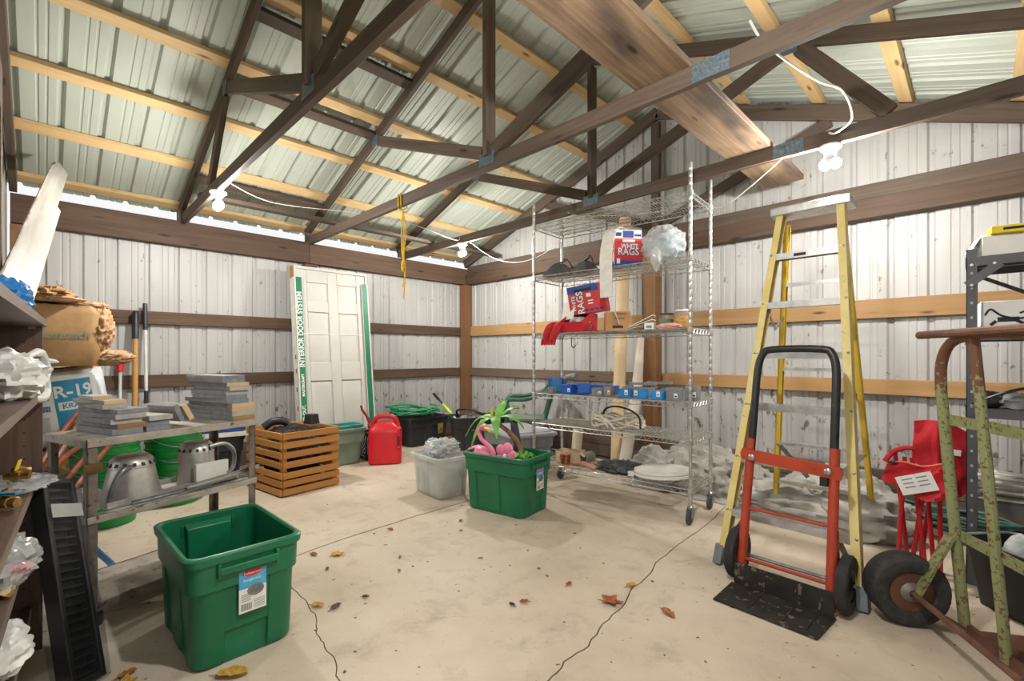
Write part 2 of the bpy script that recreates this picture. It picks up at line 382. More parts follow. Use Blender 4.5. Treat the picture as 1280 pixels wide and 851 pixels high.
# ------------------------------------------------------------------ roof trusses
PLATE = mat('blue_grey_nail_plate', '#75838c', '#4c5a66', rough=.5, metal=.5, sc=70)
def truss(y, label, left_web, right_web):
    t = thing('roof_truss', label, 'roof truss', (RX, y, 2.4), 0, 'roof trusses')
    hw = RX-XL-.02; dz = lambda x: roof_z(RX+x)-2.4 - .052
    B = lambda n, a, b_, h=.088: beam(n, (a[0], a[2] if len(a) > 2 else 0, a[1]), (b_[0], b_[2] if len(b_) > 2 else 0, b_[1]), .038, h, W_DARK, t)
    B('bottom_chord', (-hw+.12, .045), (1.5, .045)); B('bottom_chord', (1.503, .045), (hw-.12, .045))
    for s in (-1, 1):
        B('top_chord', (s*hw, dz(hw)), (s*.01, dz(0)))
        B('diagonal_web', (s*.06, .13), (s*1.46, dz(1.46)-.075))
        if (left_web if s < 0 else right_web): B('diagonal_web', (s*1.56, dz(1.56)-.05, .0), (s*2.0, .10, .0))
        pl = MB().box((s*1.5, -.021, dz(1.5)-.05), (.1, .003, .09)); obj('gusset_plate', pl, PLATE, t)
        B('heel_block', (s*(hw-.1), .03), (s*(hw-.1), .13), .1)
    B('king_post', (0, .092), (0, dz(0)-.06))
    obj('gusset_plate', MB().box((0, -.021, .075), (.15, .003, .085)), PLATE, t)
    obj('gusset_plate', MB().box((1.5, -.021, .045), (.17, .003, .085)), PLATE, t)
    return t
truss(.95, 'dark timber roof truss closest to the open doorway, its chord carrying the bright double lamp', True, False)
truss(2.14, 'dark timber roof truss with the yellow rope tied round its bottom chord', False, False)
truss(3.33, 'dark timber roof truss whose chord passes behind the wire rack top', False, True)
pk = thing('plank', 'wide stained plank lying flat across the truss chords over the room', 'plank', (-1.1, 1.9, 2.51))
W_PLK = wood('stained_plank', '#a0876c', '#66503e', '#2a2019', stain='#403632')
beam('board', (0, -2.0, 0), (0, 2.2, 0), .285, .04, W_PLK, pk); beam('edge_strip', (-.12, -2.0, .038), (-.12, 2.2, .038), .04, .035, W_PINE, pk)
# ------------------------------------------------------------------ lamps
GLOW = mat('lamp_glass', '#fffaf2', '#fff6ea', emit=BULB)
def lamp(x, y, label):
    t = thing('ceiling_lamp', label, 'lamp', (x, y, 2.402), 0, 'bare bulb lamps under the trusses')
    obj('lamp_holder', MB().lathe([(.055, 0), (.058, -.012), (.04, -.03), (.026, -.05)], 16), WHITEP, t)
    obj('socket_adapter', MB().bar((-.03, 0, -.055), (.03, 0, -.055), .03, .03), WHITEP, t, .004)
    for s in (-1, 1):
        rt = Matrix.Rotation(R(-s*42), 3, 'Y')
        b_ = obj('bulb', MB().lathe([(.029, -.05), (.031, -.066), (.027, -.085), (.012, -.096)], 14, (-s*.02, 0, -.06), rt), GLOW, t)
        obj('bulb_collar', MB().lathe([(.013, -.0), (.014, -.022), (.024, -.04), (.030, -.051)], 14, (-s*.02, 0, -.06), rt), WHITEP, b_)
    return t
lamp(-4.12, .95, 'bright double bulb lamp under the truss chord above the tile covered cart')
lamp(-4.12, 3.33, 'small bright lamp near the far corner post below the farthest truss')
lamp(-.64, 3.33, 'bright double bulb lamp under the truss chord above the yellow ladder')
lamp(-.64, .95, 'double bulb lamp under the truss chord closest to the doorway, over the open floor')
WIRE = mat('white_cable', '#e4e0d6', '#d2cec2', rough=.5)
def cable(pts, label, r=.003, m=WIRE, name='electrical_cable', cat='cable', n=8): return single(name, MB().tube(smooth(pts, n), r, 6), m, label, cat)
cable([(-.72, 2.2, 2.62), (-.66, 2.25, 2.5), (-.60, 2.8, 2.56), (-.54, 3.1, 2.6), (-.52, 3.25, 2.50), (-.6, 3.28, 2.45), (-.64, 3.3, 2.47)], 'thick white cable hanging in a wave down to the lamp above the ladder', .006)
cable([(-.9, 3.33, 2.40), (-1.1, 3.36, 2.28), (-1.3, 3.4, 2.2), (-1.5, 3.45, 2.26), (-2.0, 3.42, 2.30), (-2.5, 3.36, 2.38), (-2.6, 3.3, 2.42)], 'thin white cable draped from the ladder side lamp over the wire rack top')
cable([(-4.1, .97, 2.5), (-4.3, 1.4, 2.46), (-4.2, 2.1, 2.5), (-4.0, 2.6, 2.45), (-4.1, 3.2, 2.42), (-4.12, 3.3, 2.47)], 'thin white cable strung along the eave side between two lamps')
cable([(-4.08, 3.33, 2.46), (-3.9, 3.6, 2.25), (-3.5, 3.62, 2.15), (-3.1, 3.6, 2.2), (-2.8, 3.45, 2.34), (-2.7, 3.33, 2.5)], 'thin white cable sagging from the far corner lamp towards the wire rack')
# ================================================================== storage totes
GREEN = mat('green_tote_plastic', '#12704a', '#0e6040', rough=.38, sc=3)
def rr(hx_, hy, r, z, ins=0, ex=(), ey=(), n=4):
    out = []
    def side(ax, h, ranges, sgn, fixed):
        pts = []
        for a, b in ranges:
            e = .012
            pts += [(a-e, 0), (a+e, 1), (b-e, 1), (b+e, 0)]
        res = []
        for f, k in (pts if sgn > 0 else pts[::-1]):
            q = f*h; d = fixed-math.copysign(ins*k, fixed); res.append((q, d, z) if ax == 0 else (d, q, z))
        return res
    def arc(cx, cy, a0):
        return [(cx+r*math.cos(a0+math.pi/2*i/n), cy+r*math.sin(a0+math.pi/2*i/n), z) for i in range(n+1)]
    out += arc(hx_-r, hy-r, 0) + side(0, hx_, ex, -1, hy) + arc(-hx_+r, hy-r, math.pi/2) + side(1, hy, ey, -1, -hx_)
    out += arc(-hx_+r, -hy+r, math.pi) + side(0, hx_, ex, 1, -hy) + arc(hx_-r, -hy+r, 1.5*math.pi) + side(1, hy, ey, 1, hx_)
    return out
def tote_body(L, W, H, band=.68, tp=.88, ins=.012, ex=((-.62, -.2), (.2, .62)), ey=((-.42, .42),), r=.05, lip=.016, th=.006):
    hx_, hy = L/2-lip, W/2-lip; l = []
    K = lambda f: tp+(1-tp)*f
    A = lambda z, d=0, i=0, rad=r: rr(hx_*K(z/H)+d, hy*K(z/H)+d, rad, z, i, ex, ey)
    l += [A(0, -.03, 0, r*.7), A(0, -.014), A(.014, -.004, ins*.6), A(.03, -.004, ins), A(band*H-.012, -.004, ins), A(band*H, -.001, 0), A(band*H+.004, .006), A(H-.035, .006), A(H-.032, lip*.9), A(H-.006, lip), A(H, lip*.6), A(H+.001, 0), A(H-.006, -th)]
    l += [A(H*.5, -th-.006), A(.02, -th-.012), A(.012, -.05)]
    return MB().loft(l, True, True)
def end_handle(t, L, W, H, m, s, wd=.2):
    mb = MB().bx(s*(L/2-.008), s*(L/2+.006), -wd/2, wd/2, H-.078, H-.05)
    for q in (-1, 1): mb.bx(s*(L/2-.03), s*(L/2+.004), q*wd/2-.006, q*wd/2+.006, H-.088, H-.034)
    return obj('handle', mb, m, t, .004)
LBL_BLUE = mat('sticker_blue', '#55b4dd', '#3a9acb', rough=.4, sc=20); LBL_RED = mat('sticker_red', '#d22a35', rough=.4); LBL_DK = mat('sticker_print', '#4c5f86', '#8b8450', rough=.5, sc=60)
GREYINK = mat('grey_print', '#8d9092', rough=.6)
def tote_sticker(t, x, y, z, sc=1, ang=0):
    """paper sticker on the +x end of a tote: logo pill, blue field, product picture, small print, bar code"""
    g = obj('sticker', MB().bx(x, x+.0012, y-.048*sc, y+.048*sc, z-.078*sc, z+.078*sc), PAPER, t)
    obj('blue_field', MB().bx(x+.0012, x+.0018, y-.048*sc, y+.048*sc, z+.012*sc, z+.078*sc), LBL_BLUE, g)
    p = MB().loft([[(x+.0013+k, y+.01*sc+.03*sc*math.cos(i*.5236), z-.0*sc+.022*sc*math.sin(i*.5236)) for i in range(12)] for k in (0, .0011)])
    obj('product_picture', p, LBL_DK, g)
    obj('logo_pill', MB().loft([[(x+.0013+k, y+.037*sc*math.cos(i*.5236), z+.068*sc+.013*sc*math.sin(i*.5236)) for i in range(12)] for k in (0, .0013)]), LBL_RED, g)
    text('Rubbermaid', .013*sc, PAPER, g, (x+.0028, y, z+.068*sc), (R(90), 0, R(90)))
    text('Roughneck', .014*sc, PAPER, g, (x+.0022, y-.002, z+.042*sc), (R(90), 0, R(90)))
    bars = MB()
    for i in range(9): bars.bx(x+.0012, x+.0016, y-.04*sc+i*.0042*sc, y-.038*sc+i*.0042*sc, z-.07*sc, z-.045*sc)
    obj('bar_code', bars, INK, g)
    ln = MB()
    for i in range(5): ln.bx(x+.0012, x+.0016, y-.04*sc, y-.008*sc, z-.012*sc-i*.006*sc, z-.0095*sc-i*.006*sc)
    for i in range(5): ln.bx(x+.0012, x+.0016, y+.004*sc, y+.042*sc, z-.04*sc-i*.007*sc, z-.0375*sc-i*.007*sc)
    obj('small_print', ln, GREYINK, g)
def green_tote(label, loc, rz, sz=.0):
    t = thing('storage_tote', label, 'storage tote', loc, rz, 'deep green totes')
    L, W, H = .585, .415, .425
    obj('body', tote_body(L, W, H, tp=.93), GREEN, t)
    for s in (-1, 1): end_handle(t, L, W, H, GREEN, s)
    for s in (-1, 1):
        p = MB(); x0 = s*(L/2-.024); x1 = s*(L/2-.052)
        p.loft([[(x0-s*.012, -.085, .12), (x0-s*.012, .085, .12), (x1-s*.006, .08, .12), (x1-s*.006, -.08, .12)], [(x0, -.095, H-.03), (x0, .095, H-.03), (x1, .085, H-.05), (x1, -.085, H-.05)]])
        obj('grip_pocket', p, GREEN, t, .004)
    tote_sticker(t, L/2-.0155, .015, .255, 1)
    return t
green_tote('deep green open tote in front of the steel cart, nearly empty', (-2.245, .546, .001), 1.5)
green_tote('deep green open tote filled with pink flamingo and palm tree toys', (-2.535, 2.49, .001), 10)
FILM = mat('grey_plastic_film', '#9a9da2', '#6d7076', rough=.25, sc=12, alpha=.85)
CLEAR = mat('clear_plastic_film', '#e8ecec', '#c9cdcd', rough=.15, sc=10, alpha=.45)
WBAG = mat('white_plastic_bag', '#e9e9e6', '#d5d5d2', rough=.35, sc=8)
pk = thing('plastic_package', 'grey film wrapped packet standing inside the nearly empty green tote', 'package', (-2.17, .47, .016), 60)
obj('packet', MB().loft([[(-.1, -.02, 0), (.1, -.025, 0), (.1, .03, 0), (-.1, .03, 0)], [(-.1, -.03, .14), (.1, -.03, .15), (.1, .03, .15), (-.1, .03, .14)], [(-.09, -.006, .25), (.1, -.006, .30), (.1, .004, .30), (-.09, .004, .25)]]), FILM, pk, .006)
pk = thing('plastic_package', 'clear film packet with red print leaning in the corner of the green tote', 'package', (-2.12, .64, .016), -25)
obj('packet', MB().loft([[(-.06, -.03, 0), (.06, -.03, 0), (.06, .03, 0), (-.06, .03, 0)], [(-.07, -.035, .16), (.07, -.03, .15), (.07, .03, .16), (-.07, .03, .15)], [(-.06, -.006, .3), (.05, -.006, .27), (.05, .004, .27), (-.06, .004, .3)]]), FILM, pk, .006)
obj('red_print', MB().bar((-.03, -.036, .2), (.02, -.03, .24), .002, .04), LBL_RED, pk)
# contents of the second green tote: decorations
C2 = Vector((-2.535, 2.49, .0)); M2 = Matrix.Translation(C2) @ Matrix.Rotation(R(10), 4, 'Z')
def in2(x, y, z): return M2 @ Vector((x, y, z))
PINK = mat('pink_plastic', '#f38fb0', '#e67a9e', rough=.4); YEL = mat('yellow_plastic', '#e8cf2c', '#d6b81c', rough=.45); LIME = mat('leaf_green_plastic', '#6fae3c', '#4e8c2a', rough=.5, sc=12)
TRUNK = mat('brown_palm_trunk', '#8a6a52', '#63493a', rough=.8, sc=20, bump=.5)
f = thing('toy_flamingo', 'pink plastic flamingo with yellow beak in the green tote', 'flamingo', tuple(in2(-.17, -.03, .02)), 10)
neck = smooth([(-.06, .0, .25), (.0, -.02, .33), (.08, -.04, .36), (.07, -.05, .43), (-.01, -.06, .49), (-.035, -.06, .55), (.0, -.065, .585), (.035, -.07, .58)], 6)
nk = len(neck); obj('body', MB().blob((-.1, .02, .33), (.13, .09, .09), 3, .06, 1.5).tube(neck, [.045-.028*min(1, i/(nk*.45)) for i in range(nk-6)]+[.02, .026, .03, .03, .026, .018], 10), PINK, f)
obj('beak', MB().tube([(.03, -.072, .58), (.065, -.08, .575), (.085, -.085, .555)], [.017, .013, .004], 8), YEL, f); obj('eye', MB().blob((.022, -.095, .588), (.006, .004, .006), 1, 0, 1, 8, 6), INK, f)
obj('leg', MB().tube([(-.1, .02, .28), (-.08, .02, 0)], .007, 6), PINK, f)
p = thing('toy_palm_tree', 'leaning toy palm tree with green fronds and brown trunk', 'palm tree', tuple(in2(0, 0, .02)), 10)
tp = Vector((-.2, .1, .60)); base = Vector((.16, .02, .0))
obj('trunk', MB().tube(smooth([base, (.17, .0, .25), (.1, .03, .42), (-.03, .07, .53), tp], 5), [.026]*8+[.022]*8+[.017]*5, 10), TRUNK, p)
for k, (a, ln, dr) in enumerate(((0, .28, .1), (45, .2, -.03), (95, .2, -.1), (160, .24, .16), (205, .24, .2), (250, .22, .26), (310, .27, .17))):
    d = Vector((math.cos(R(a)), math.sin(R(a)), 0)); sd = Vector((-d.y, d.x, 0)); L0 = []; 
    for i in range(7):
        q = i/6; c = tp + d*ln*q + Vector((0, 0, .09*math.sin(q*2.2)-dr*q*q)); wq = .038*math.sin(math.pi*min(.98, q*.9+.08))
        L0.append([c-sd*wq, c-Vector((0, 0, .008)), c+sd*wq, c+Vector((0, 0, .012))])
    obj('frond', MB().loft(L0), LIME, p)
t = thing('umbrella', 'dark folded umbrella with teal sleeve standing in the green tote', 'umbrella', tuple(in2(.1, .12, .02)), 10)
obj('cover', MB().lathe([(.024, .4), (.03, .41), (.031, .56), (.027, .625), (.012, .635)], 12, rot=Matrix.Rotation(R(-12), 3, 'Y')), mat('dark_grey_fabric', '#4b4d52', '#3a3c40', rough=.7), t)
obj('sleeve', MB().lathe([(.02, 0), (.024, .2), (.024, .41)], 12, rot=Matrix.Rotation(R(-12), 3, 'Y')), mat('teal_fabric', '#2d8474', '#20695c', rough=.7), t)
t = thing('flower_toy', 'pink plastic hibiscus flower with pale centre among the toys in the tote', 'flower', tuple(in2(.07, -.1, .02)), 10)
for k in range(5):
    a = R(72*k); c = Vector((.055*math.cos(a), -.02, .40+.055*math.sin(a))); obj('petal', MB().blob(c, (.045, .014, .045), k, .05, 2, 10, 8, rot=None), PINK, t)
obj('flower_centre', MB().blob((0, -.035, .40), (.016, .012, .016), 5, .1, 2, 8, 6), PAPER, t); obj('stalk', MB().tube([(0, 0, .39), (.01, .02, 0)], .01, 6), LIME, t)
t = thing('leafy_toy', 'lime green leafy toy heap beside the pink hibiscus in the tote', 'toy', tuple(in2(.19, -.07, .02)), 10)
obj('fruit', MB().blob((0, 0, .2), (.06, .06, .2), 9, .08, 3), mat('lime_plastic', '#a2c83c', '#7aa52a', rough=.5, sc=10), t)
for k in range(7):
    a = R(51*k); obj('leaf', MB().tube([(.02*math.cos(a), .02*math.sin(a), .36), (.06*math.cos(a), .06*math.sin(a), .42), (.09*math.cos(a), .09*math.sin(a), .40)], [.012, .016, .002], 6), LIME, t)
single('toy_bag', MB().blob((0, 0, .17), (.17, .11, .17), 4, .2, 3, zmin=0), mat('dark_teal_bundle', '#2f5a5e', '#24444a', rough=.6, sc=14), 'dark teal bundle under the toys in the green tote', 'bundle', loc=in2(-.02, .05, .018))
# translucent tote with bags
t = thing('translucent_tote', 'translucent frosted tote heaped with clear plastic bags beside the green toy tote', 'storage tote', (-3.2, 2.36, .001), -4)
FROST = mat('frosted_plastic', '#dfe6e2', '#c8d0cc', rough=.3, alpha=.5)
obj('body', tote_body(.47, .36, .335, band=.9, ins=.008), FROST, t)
obj('base_card', MB().bx(-.18, .18, -.12, .12, .013, .06), CARD, t, .004)
for k, (x, y, z, rx, lb) in enumerate(((-.08, -.03, .2, .11, 'clear bag of grey fittings inside the translucent tote, towards the gas can'), (.1, .03, .19, .1, 'clear bag of round caps inside the translucent tote, towards the toys'), (.0, .02, .36, .15, 'large crumpled clear bag heaped on top of the translucent tote'), (-.1, .0, .35, .1, 'small crumpled clear bag at the rim of the translucent tote'))):
    b = thing('plastic_bag', lb, 'plastic bag', (-3.2+x, 2.36+y, z), k*50)
    obj('film', MB().blob((0, 0, 0), (rx, rx*.75, .085 if k > 1 else .12), 20+k, .3, 2.4, 44, 28), CLEAR, b)
    obj('fittings', MB().blob((0, 0, -.01), (rx*.7, rx*.5, .05), 30+k, .4, 5), mat('grey_fittings', '#8f9594', '#6d7472', rough=.5, sc=20), b)
# grey green tote with a teal one nested in it
t = thing('nested_totes', 'long grey green tote with a teal rimmed tote nested inside, below the door', 'storage tote', (-4.81, 2.05, .001), 90)
GG = mat('grey_green_plastic', '#7d907f', '#6e8272', rough=.5, sc=4, sp='#a9b5a5', spsc=25, spth=.7); TEAL = mat('teal_plastic', '#2c8a82', '#217770', rough=.4)
obj('body', tote_body(.86, .30, .38, band=.6, ins=.006), GG, t)
inner = tote_body(.80, .26, .3, band=.6, ins=0); inner.v = [(x, y, z+.115) for x, y, z in inner.v]; obj('inner_tote', inner, TEAL, t)
# black totes and milk crate, grey lidded tote
BT = mat('black_tote_plastic', '#2e3033', '#232528', rough=.5, sc=5, sp='#6a655e', spsc=30, spth=.7)
t = thing('black_tote', 'black tote carrying the coiled green garden hose', 'storage tote', (-5.17, 3.5, .001), 90)
obj('body', tote_body(.66, .4, .36, ins=.01), BT, t); obj('sticker', MB().bx(.12, .2, -.196, -.194, .14, .27), mat('gold_print', '#b5a45c', '#5e5236', rough=.5, sc=40), t)
t = thing('black_tote', 'black open bin with tools and the snow brush in front of the corner post', 'storage tote', (-4.36, 3.75, .001), 60)
obj('body', tote_body(.66, .44, .42, ins=.01), BT, t)
for s in (-1, 1): end_handle(t, .66, .44, .42, BT, s, .16)
t = thing('grey_lidded_tote', 'grey tote with a closed grey lid next to the wire rack', 'storage tote', (-3.34, 3.42, .001), -18)
GT = mat('grey_tote_plastic', '#84878c', '#75787d', rough=.45); GL = mat('grey_lid_plastic', '#a4a7ab', '#9699a0', rough=.4)
obj('body', tote_body(.72, .5, .385, ins=.008), GT, t)
lid = MB().loft([rr(.37, .26, .05, .37), rr(.375, .265, .05, .385), rr(.37, .26, .05, .40), rr(.335, .225, .05, .402), rr(.325, .215, .05, .416), rr(.29, .18, .05, .416), rr(.285, .175, .05, .41)]); obj('lid', lid, GL, t)
# milk crate
t = thing('milk_crate', 'black lattice milk crate behind the red fuel can', 'crate', (-4.845, 2.635, .002), 88)
mb = MB(); a = .125
for z in (.01, .28): 
    for s in (-1, 1): mb.bx(-a, a, s*a-.008, s*a+.008, z-.01, z+.02); mb.bx(s*a-.008, s*a+.008, -a, a, z-.01, z+.02)
for s in (-1, 1):
    for q in (-1, 1): mb.bx(s*a-.012, s*a+.012, q*a-.012, q*a+.012, 0, .3)
mb.bx(-a, a, -a, a, 0, .012); obj('frame', mb, BLACKP, t)
for nm, d in (('x', 0), ('y', 1)):
    for s in (-1, 1):
        lm = MB()
        for i in range(-6, 7):
            for sg in (-1, 1):
                o = i*.045; p0 = [o-.11, .03]; p1 = [o+.11, .27]
                if sg < 0: p0[0], p1[0] = p1[0], p0[0]
                q0 = max(-a, min(a, p0[0])); q1 = max(-a, min(a, p1[0]))
                if abs(q1-q0) < .03: continue
                zz = lambda q: p0[1]+(p1[1]-p0[1])*(q-p0[0])/(p1[0]-p0[0])
                A, B_ = ((q0, s*a, zz(q0)), (q1, s*a, zz(q1))) if d == 0 else ((s*a, q0, zz(q0)), (s*a, q1, zz(q1)))
                lm.bar(A, B_, .006, .006)
        obj('lattice_side', lm, BLACKP, t)
# fuel can
RED = mat('red_fuel_plastic', '#d5202e', '#bf1826', rough=.35, sc=3)
t = thing('fuel_can', 'red plastic fuel can with a slanting spout on the floor', 'fuel can', (-4.52, 2.60, .001), 58)
ls = []
for z, hx_, hy, r in ((0, .15, .10, .04), (.012, .17, .115, .05), (.06, .172, .115, .05), (.33, .172, .115, .055), (.37, .165, .105, .05), (.44, .085, .05, .03), (.445, .07, .04, .02)): ls.append(rr(hx_, hy, r, z))
obj('tank', MB().loft(ls), RED, t)
obj('top_handle', MB().tube(smooth([(-.12, 0, .40), (-.1, 0, .47), (-.05, 0, .495), (.05, 0, .495), (.1, 0, .47), (.135, 0, .39)], 5), .024, 10), RED, t)
obj('cap', MB().lathe([(.03, 0), (.032, .03), (.024, .05), (.018, .06)], 14, (-.14, .0, .37), Matrix.Rotation(R(-25), 3, 'Y')), mat('dark_red_plastic', '#9c2a26', '#842018', rough=.4), t)
obj('spout', MB().tube(smooth([(-.155, 0, .42), (-.19, 0, .5), (-.235, -.01, .57), (-.25, -.01, .62)], 4), [.016]*4+[.013]*5+[.011]*4, 10), MATS['dark_red_plastic'], t)
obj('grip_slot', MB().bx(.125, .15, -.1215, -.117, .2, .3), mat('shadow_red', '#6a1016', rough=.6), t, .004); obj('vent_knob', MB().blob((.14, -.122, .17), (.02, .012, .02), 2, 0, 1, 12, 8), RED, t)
obj('sticker', MB().bx(-.1795, -.1785, -.06, .05, .1, .28), mat('cream_sticker', '#e6d6b8', '#caa070', rough=.6, sc=30), t)
# garden hose and tools
HOSE = mat('green_hose', '#2fa06a', '#1f8656', rough=.4)
pts = []
for i in range(95):
    a = i*.42; k = i/95; rx = .20+.09*math.sin(i*.9)+.03*math.sin(i*2.3); ry = .30+.06*math.sin(i*.7)
    pts.append((-5.17+rx*.9*math.cos(a), 3.38+ry*math.sin(a)+.05*math.sin(i*.13), .40+.085*k+.035*math.sin(a+i*.05)+.012*math.sin(i*1.7)))
single('garden_hose', MB().tube(smooth(pts, 3), .0105, 7), HOSE, 'bright green garden hose coiled on top of the black tote', 'hose')
t = thing('snow_brush', 'snow brush with lime sleeve and white shaft leaning out of the black bin', 'brush', (-4.27, 3.70, .08))
P0 = Vector((0, 0, 0)); P1 = Vector((-.72, -.12, .56)); L = lambda q: P0+(P1-P0)*q
obj('shaft', MB().tube([L(0), L(.62)], .013, 8), WHITEP, t); obj('sleeve', MB().tube([L(.6), L(.8)], .021, 10), mat('lime_sleeve', '#b6dc2c', '#a2c820', rough=.5), t)
obj('scraper_head', MB().tube([L(.8), L(.95)], .012, 8).bar(L(.9), L(1.03), .035, .02), BLACKP, t)
t = thing('tool_heap', 'heap of dark hoses and grey tool parts inside the black bin', 'tools', (-4.36, 3.75, .014), 60)
obj('parts', MB().blob((-.05, -.02, .2), (.22, .15, .2), 44, .3, 4, zmin=0), mat('grey_tool_parts', '#7d7872', '#3a3835', rough=.5, sc=14), t)
obj('cord', MB().tube(smooth([(-.22, .05, .38), (-.24, .0, .47), (-.12, -.04, .49), (.0, -.1, .45), (.1, -.05, .41)], 5), .014, 8), BLACKP, t)
for k, (x, y) in enumerate(((.18, -.06), (.2, .1))): obj('clamp_bar', MB().bar((x, y, .02), (x+.01, y+.01, .5-.06*k), .02, .02), YEL, t)
# ================================================================== slatted crate with netting
SLAT = wood('orange_stained_slat', '#c58a48', '#a86f34', '#5e3818', stain='#b67c3e', var=.15)
t = thing('slatted_crate', 'orange stained slatted wooden crate full of black netting', 'crate', (-4.31, 1.57, .003), 8)
hx_, hy = .30, .255
for z in (.036, .105, .17, .255, .335, .415, .49):
    for s in (-1, 1):
        beam('slat', (-hx_, s*hy, z), (hx_, s*hy, z), .018, .052, SLAT, t); beam('slat', (s*(hx_+.001), -hy+.0095, z), (s*(hx_+.001), hy-.0095, z), .018, .052, SLAT, t)
for s in (-1, 1):
    for q in (-1, 1): beam('corner_post', (s*(hx_-.034), q*(hy-.03), .01), (s*(hx_-.034), q*(hy-.03), .5), .042, .042, SLAT, t, (0, 1, 0))
for i in range(6): beam('floor_slat', (-hx_+.02, -.2+i*.08, .018), (hx_-.02, -.2+i*.08, .018), .06, .014, SLAT, t)
NET = mat('black_netting', '#3c3d40', '#2a2b2d', rough=.7)
def net(c, sx_, sy, h, seed, nn=34, dome=True):
    v = []; f = []
    for i in range(nn+1):
        for j in range(nn+1):
            a, b = i/nn*2-1, j/nn*2-1; k = max(0, 1-max(abs(a), abs(b))**4)
            z = h*k*(.6+.5*noise.noise((a*2.1+seed, b*2.1, 3)))+.02*noise.noise((a*7, b*7, seed))
            v.append((c[0]+a*sx_+.012*noise.noise((a*6, b*6, seed+9)), c[1]+b*sy+.012*noise.noise((b*6, a*6, seed+5)), c[2]+z))
    for i in range(nn):
        for j in range(nn): k = i*(nn+1)+j; f.append((k, k+1, k+nn+2, k+nn+1))
    return MB().add(v, f)
o = thing('plastic_netting', 'black plastic netting heaped inside the slatted wooden crate', 'netting', (-4.31, 1.57, .028), 8)
for nm, zz, hh, sd in (('top_layer', .42, .11, 3), ('lower_layer', .33, .1, 8)):
    n_ = obj(nm, net((0, 0, zz), .255, .21, hh, sd), NET, o); wm = n_.modifiers.new('strands', 'WIREFRAME'); wm.thickness = .005; wm.use_even_offset = False
obj('bundle', MB().blob((0, 0, .2), (.25, .205, .2), 17, .16, 4, 26, 16, zmin=0), mat('dark_net_bundle', '#232425', '#131414', rough=.9, sc=60, bump=1), o)
for k, (x, y, rz_, lb) in enumerate(((-4.3, 1.42, 70, 'black pipe elbow lying on the netting, nearer the cart'), (-4.28, 1.72, 20, 'black square cap lying on the netting, nearer the door'))):
    e = thing('pipe_elbow', lb, 'pipe fitting', (x, y, .535), rz_)
    if k == 0: obj('elbow', MB().tube(smooth([(-.09, 0, .0), (-.02, 0, .045), (.06, 0, .045), (.1, 0, .02)], 4), .034, 12), BLACKP, e)
    else: obj('cap', MB().loft([rr(.055, .05, .012, 0), rr(.05, .045, .012, .03), rr(.045, .04, .012, .085)]), BLACKP, e)
# ================================================================== steel cart, boards on it, buckets
RUSTST = mat('worn_grey_steel', '#8a8178', '#5e554c', rough=.5, metal=.35, sc=9, sp='#5a3e2a', spsc=30, spth=.6)
CPOS = (-2.889, .423); CROT = 108
ct = thing('steel_cart', 'worn grey steel shelf cart on casters holding boards and lamp housings', 'cart', (*CPOS, 0), CROT)
hx_, hy = .37, .185
for s in (-1, 1):
    for q in (-1, 1):
        x, y = s*(hx_-.002), q*(hy-.002)
        mb = MB().bx(x-s*.0, x-s*.036, y-q*.0, y-q*.005, .085, .798).bx(x, x-s*.005, y, y-q*.034, .085, .798); obj('post', mb, RUSTST, ct)
        c = obj('caster', MB().bx(x-s*.05-.012, x-s*.05+.012, y-q*.05-.025, y-q*.05+.025, .075, .086).tube([(x-s*.05-.02, y-q*.05, .033), (x-s*.05+.02, y-q*.05, .033)], .008, 8).bx(x-s*.05-.018, x-s*.05-.014, y-q*.05-.02, y-q*.05+.02, .02, .08).bx(x-s*.05+.014, x-s*.05+.018, y-q*.05-.02, y-q*.05+.02, .02, .08), RUSTST, ct)
        obj('wheel', MB().lathe([(.033, -.012), (.034, 0), (.033, .012)], 16, (x-s*.05, y-q*.05, .034), Matrix.Rotation(R(90), 3, 'Y')), RUBBER, c)
WORNW = mat('worn_white_steel', '#b9b2a6', '#8f867a', rough=.5, metal=.2, sc=8, sp='#6a5038', spsc=25, spth=.62)
for z, hgt, m in ((.785, .035, WORNW), (.465, .03, WORNW), (.1, .04, RUSTST)):
    for q in (-1, 1): beam('rail', (-hx_, q*(hy+.004), z), (hx_, q*(hy+.004), z), .006, hgt, m, ct)
    for s in (-1, 1): beam('rail', (s*(hx_+.004), -hy, z), (s*(hx_+.004), hy, z), .006, hgt, m, ct)
obj('top_shelf', MB().bx(-hx_, hx_, -hy, hy, .79, .803), WORNW, ct); obj('middle_shelf', MB().bx(-hx_+.005, hx_-.005, -.02, hy-.006, .462, .472), WORNW, ct)
obj('shelf_bar', MB().bx(-hx_+.005, hx_-.005, -.15, -.11, .462, .472), STEEL, ct)
obj('bottom_shelf', MB().bx(-hx_+.006, hx_-.006, -hy+.006, hy-.006, .1, .118), mat('dusty_shelf_board', '#aaa196', '#8a8075', rough=.8, sc=8, sp='#6f6256', spsc=20, spth=.6), ct)
obj('latch_clip', MB().bx(-hx_-.012, -hx_+.05, -hy-.012, -hy-.002, .665, .7), mat('brass_clip', '#8e7440', '#6a542c', rough=.4, metal=.6), ct)
obj('end_hook', MB().tube([(hx_, .0, .79), (hx_+.07, .03, .80), (hx_+.1, .03, .78), (hx_+.1, .03, .74), (hx_+.02, .0, .74)], .008, 8), RUSTST, ct)
MC = Matrix.Translation((*CPOS, 0)) @ Matrix.Rotation(R(CROT), 4, 'Z')
def cw(x, y, z): return MC @ Vector((x, y, z))
BGREY = [mat('grey_board_face', '#98999b', '#828386', rough=.7, sc=20), mat('pale_grey_board', '#b0aea9', '#9a9894', rough=.7, sc=20), mat('light_board_face', '#c7c3bb', '#b3aea6', rough=.75, sc=20)]
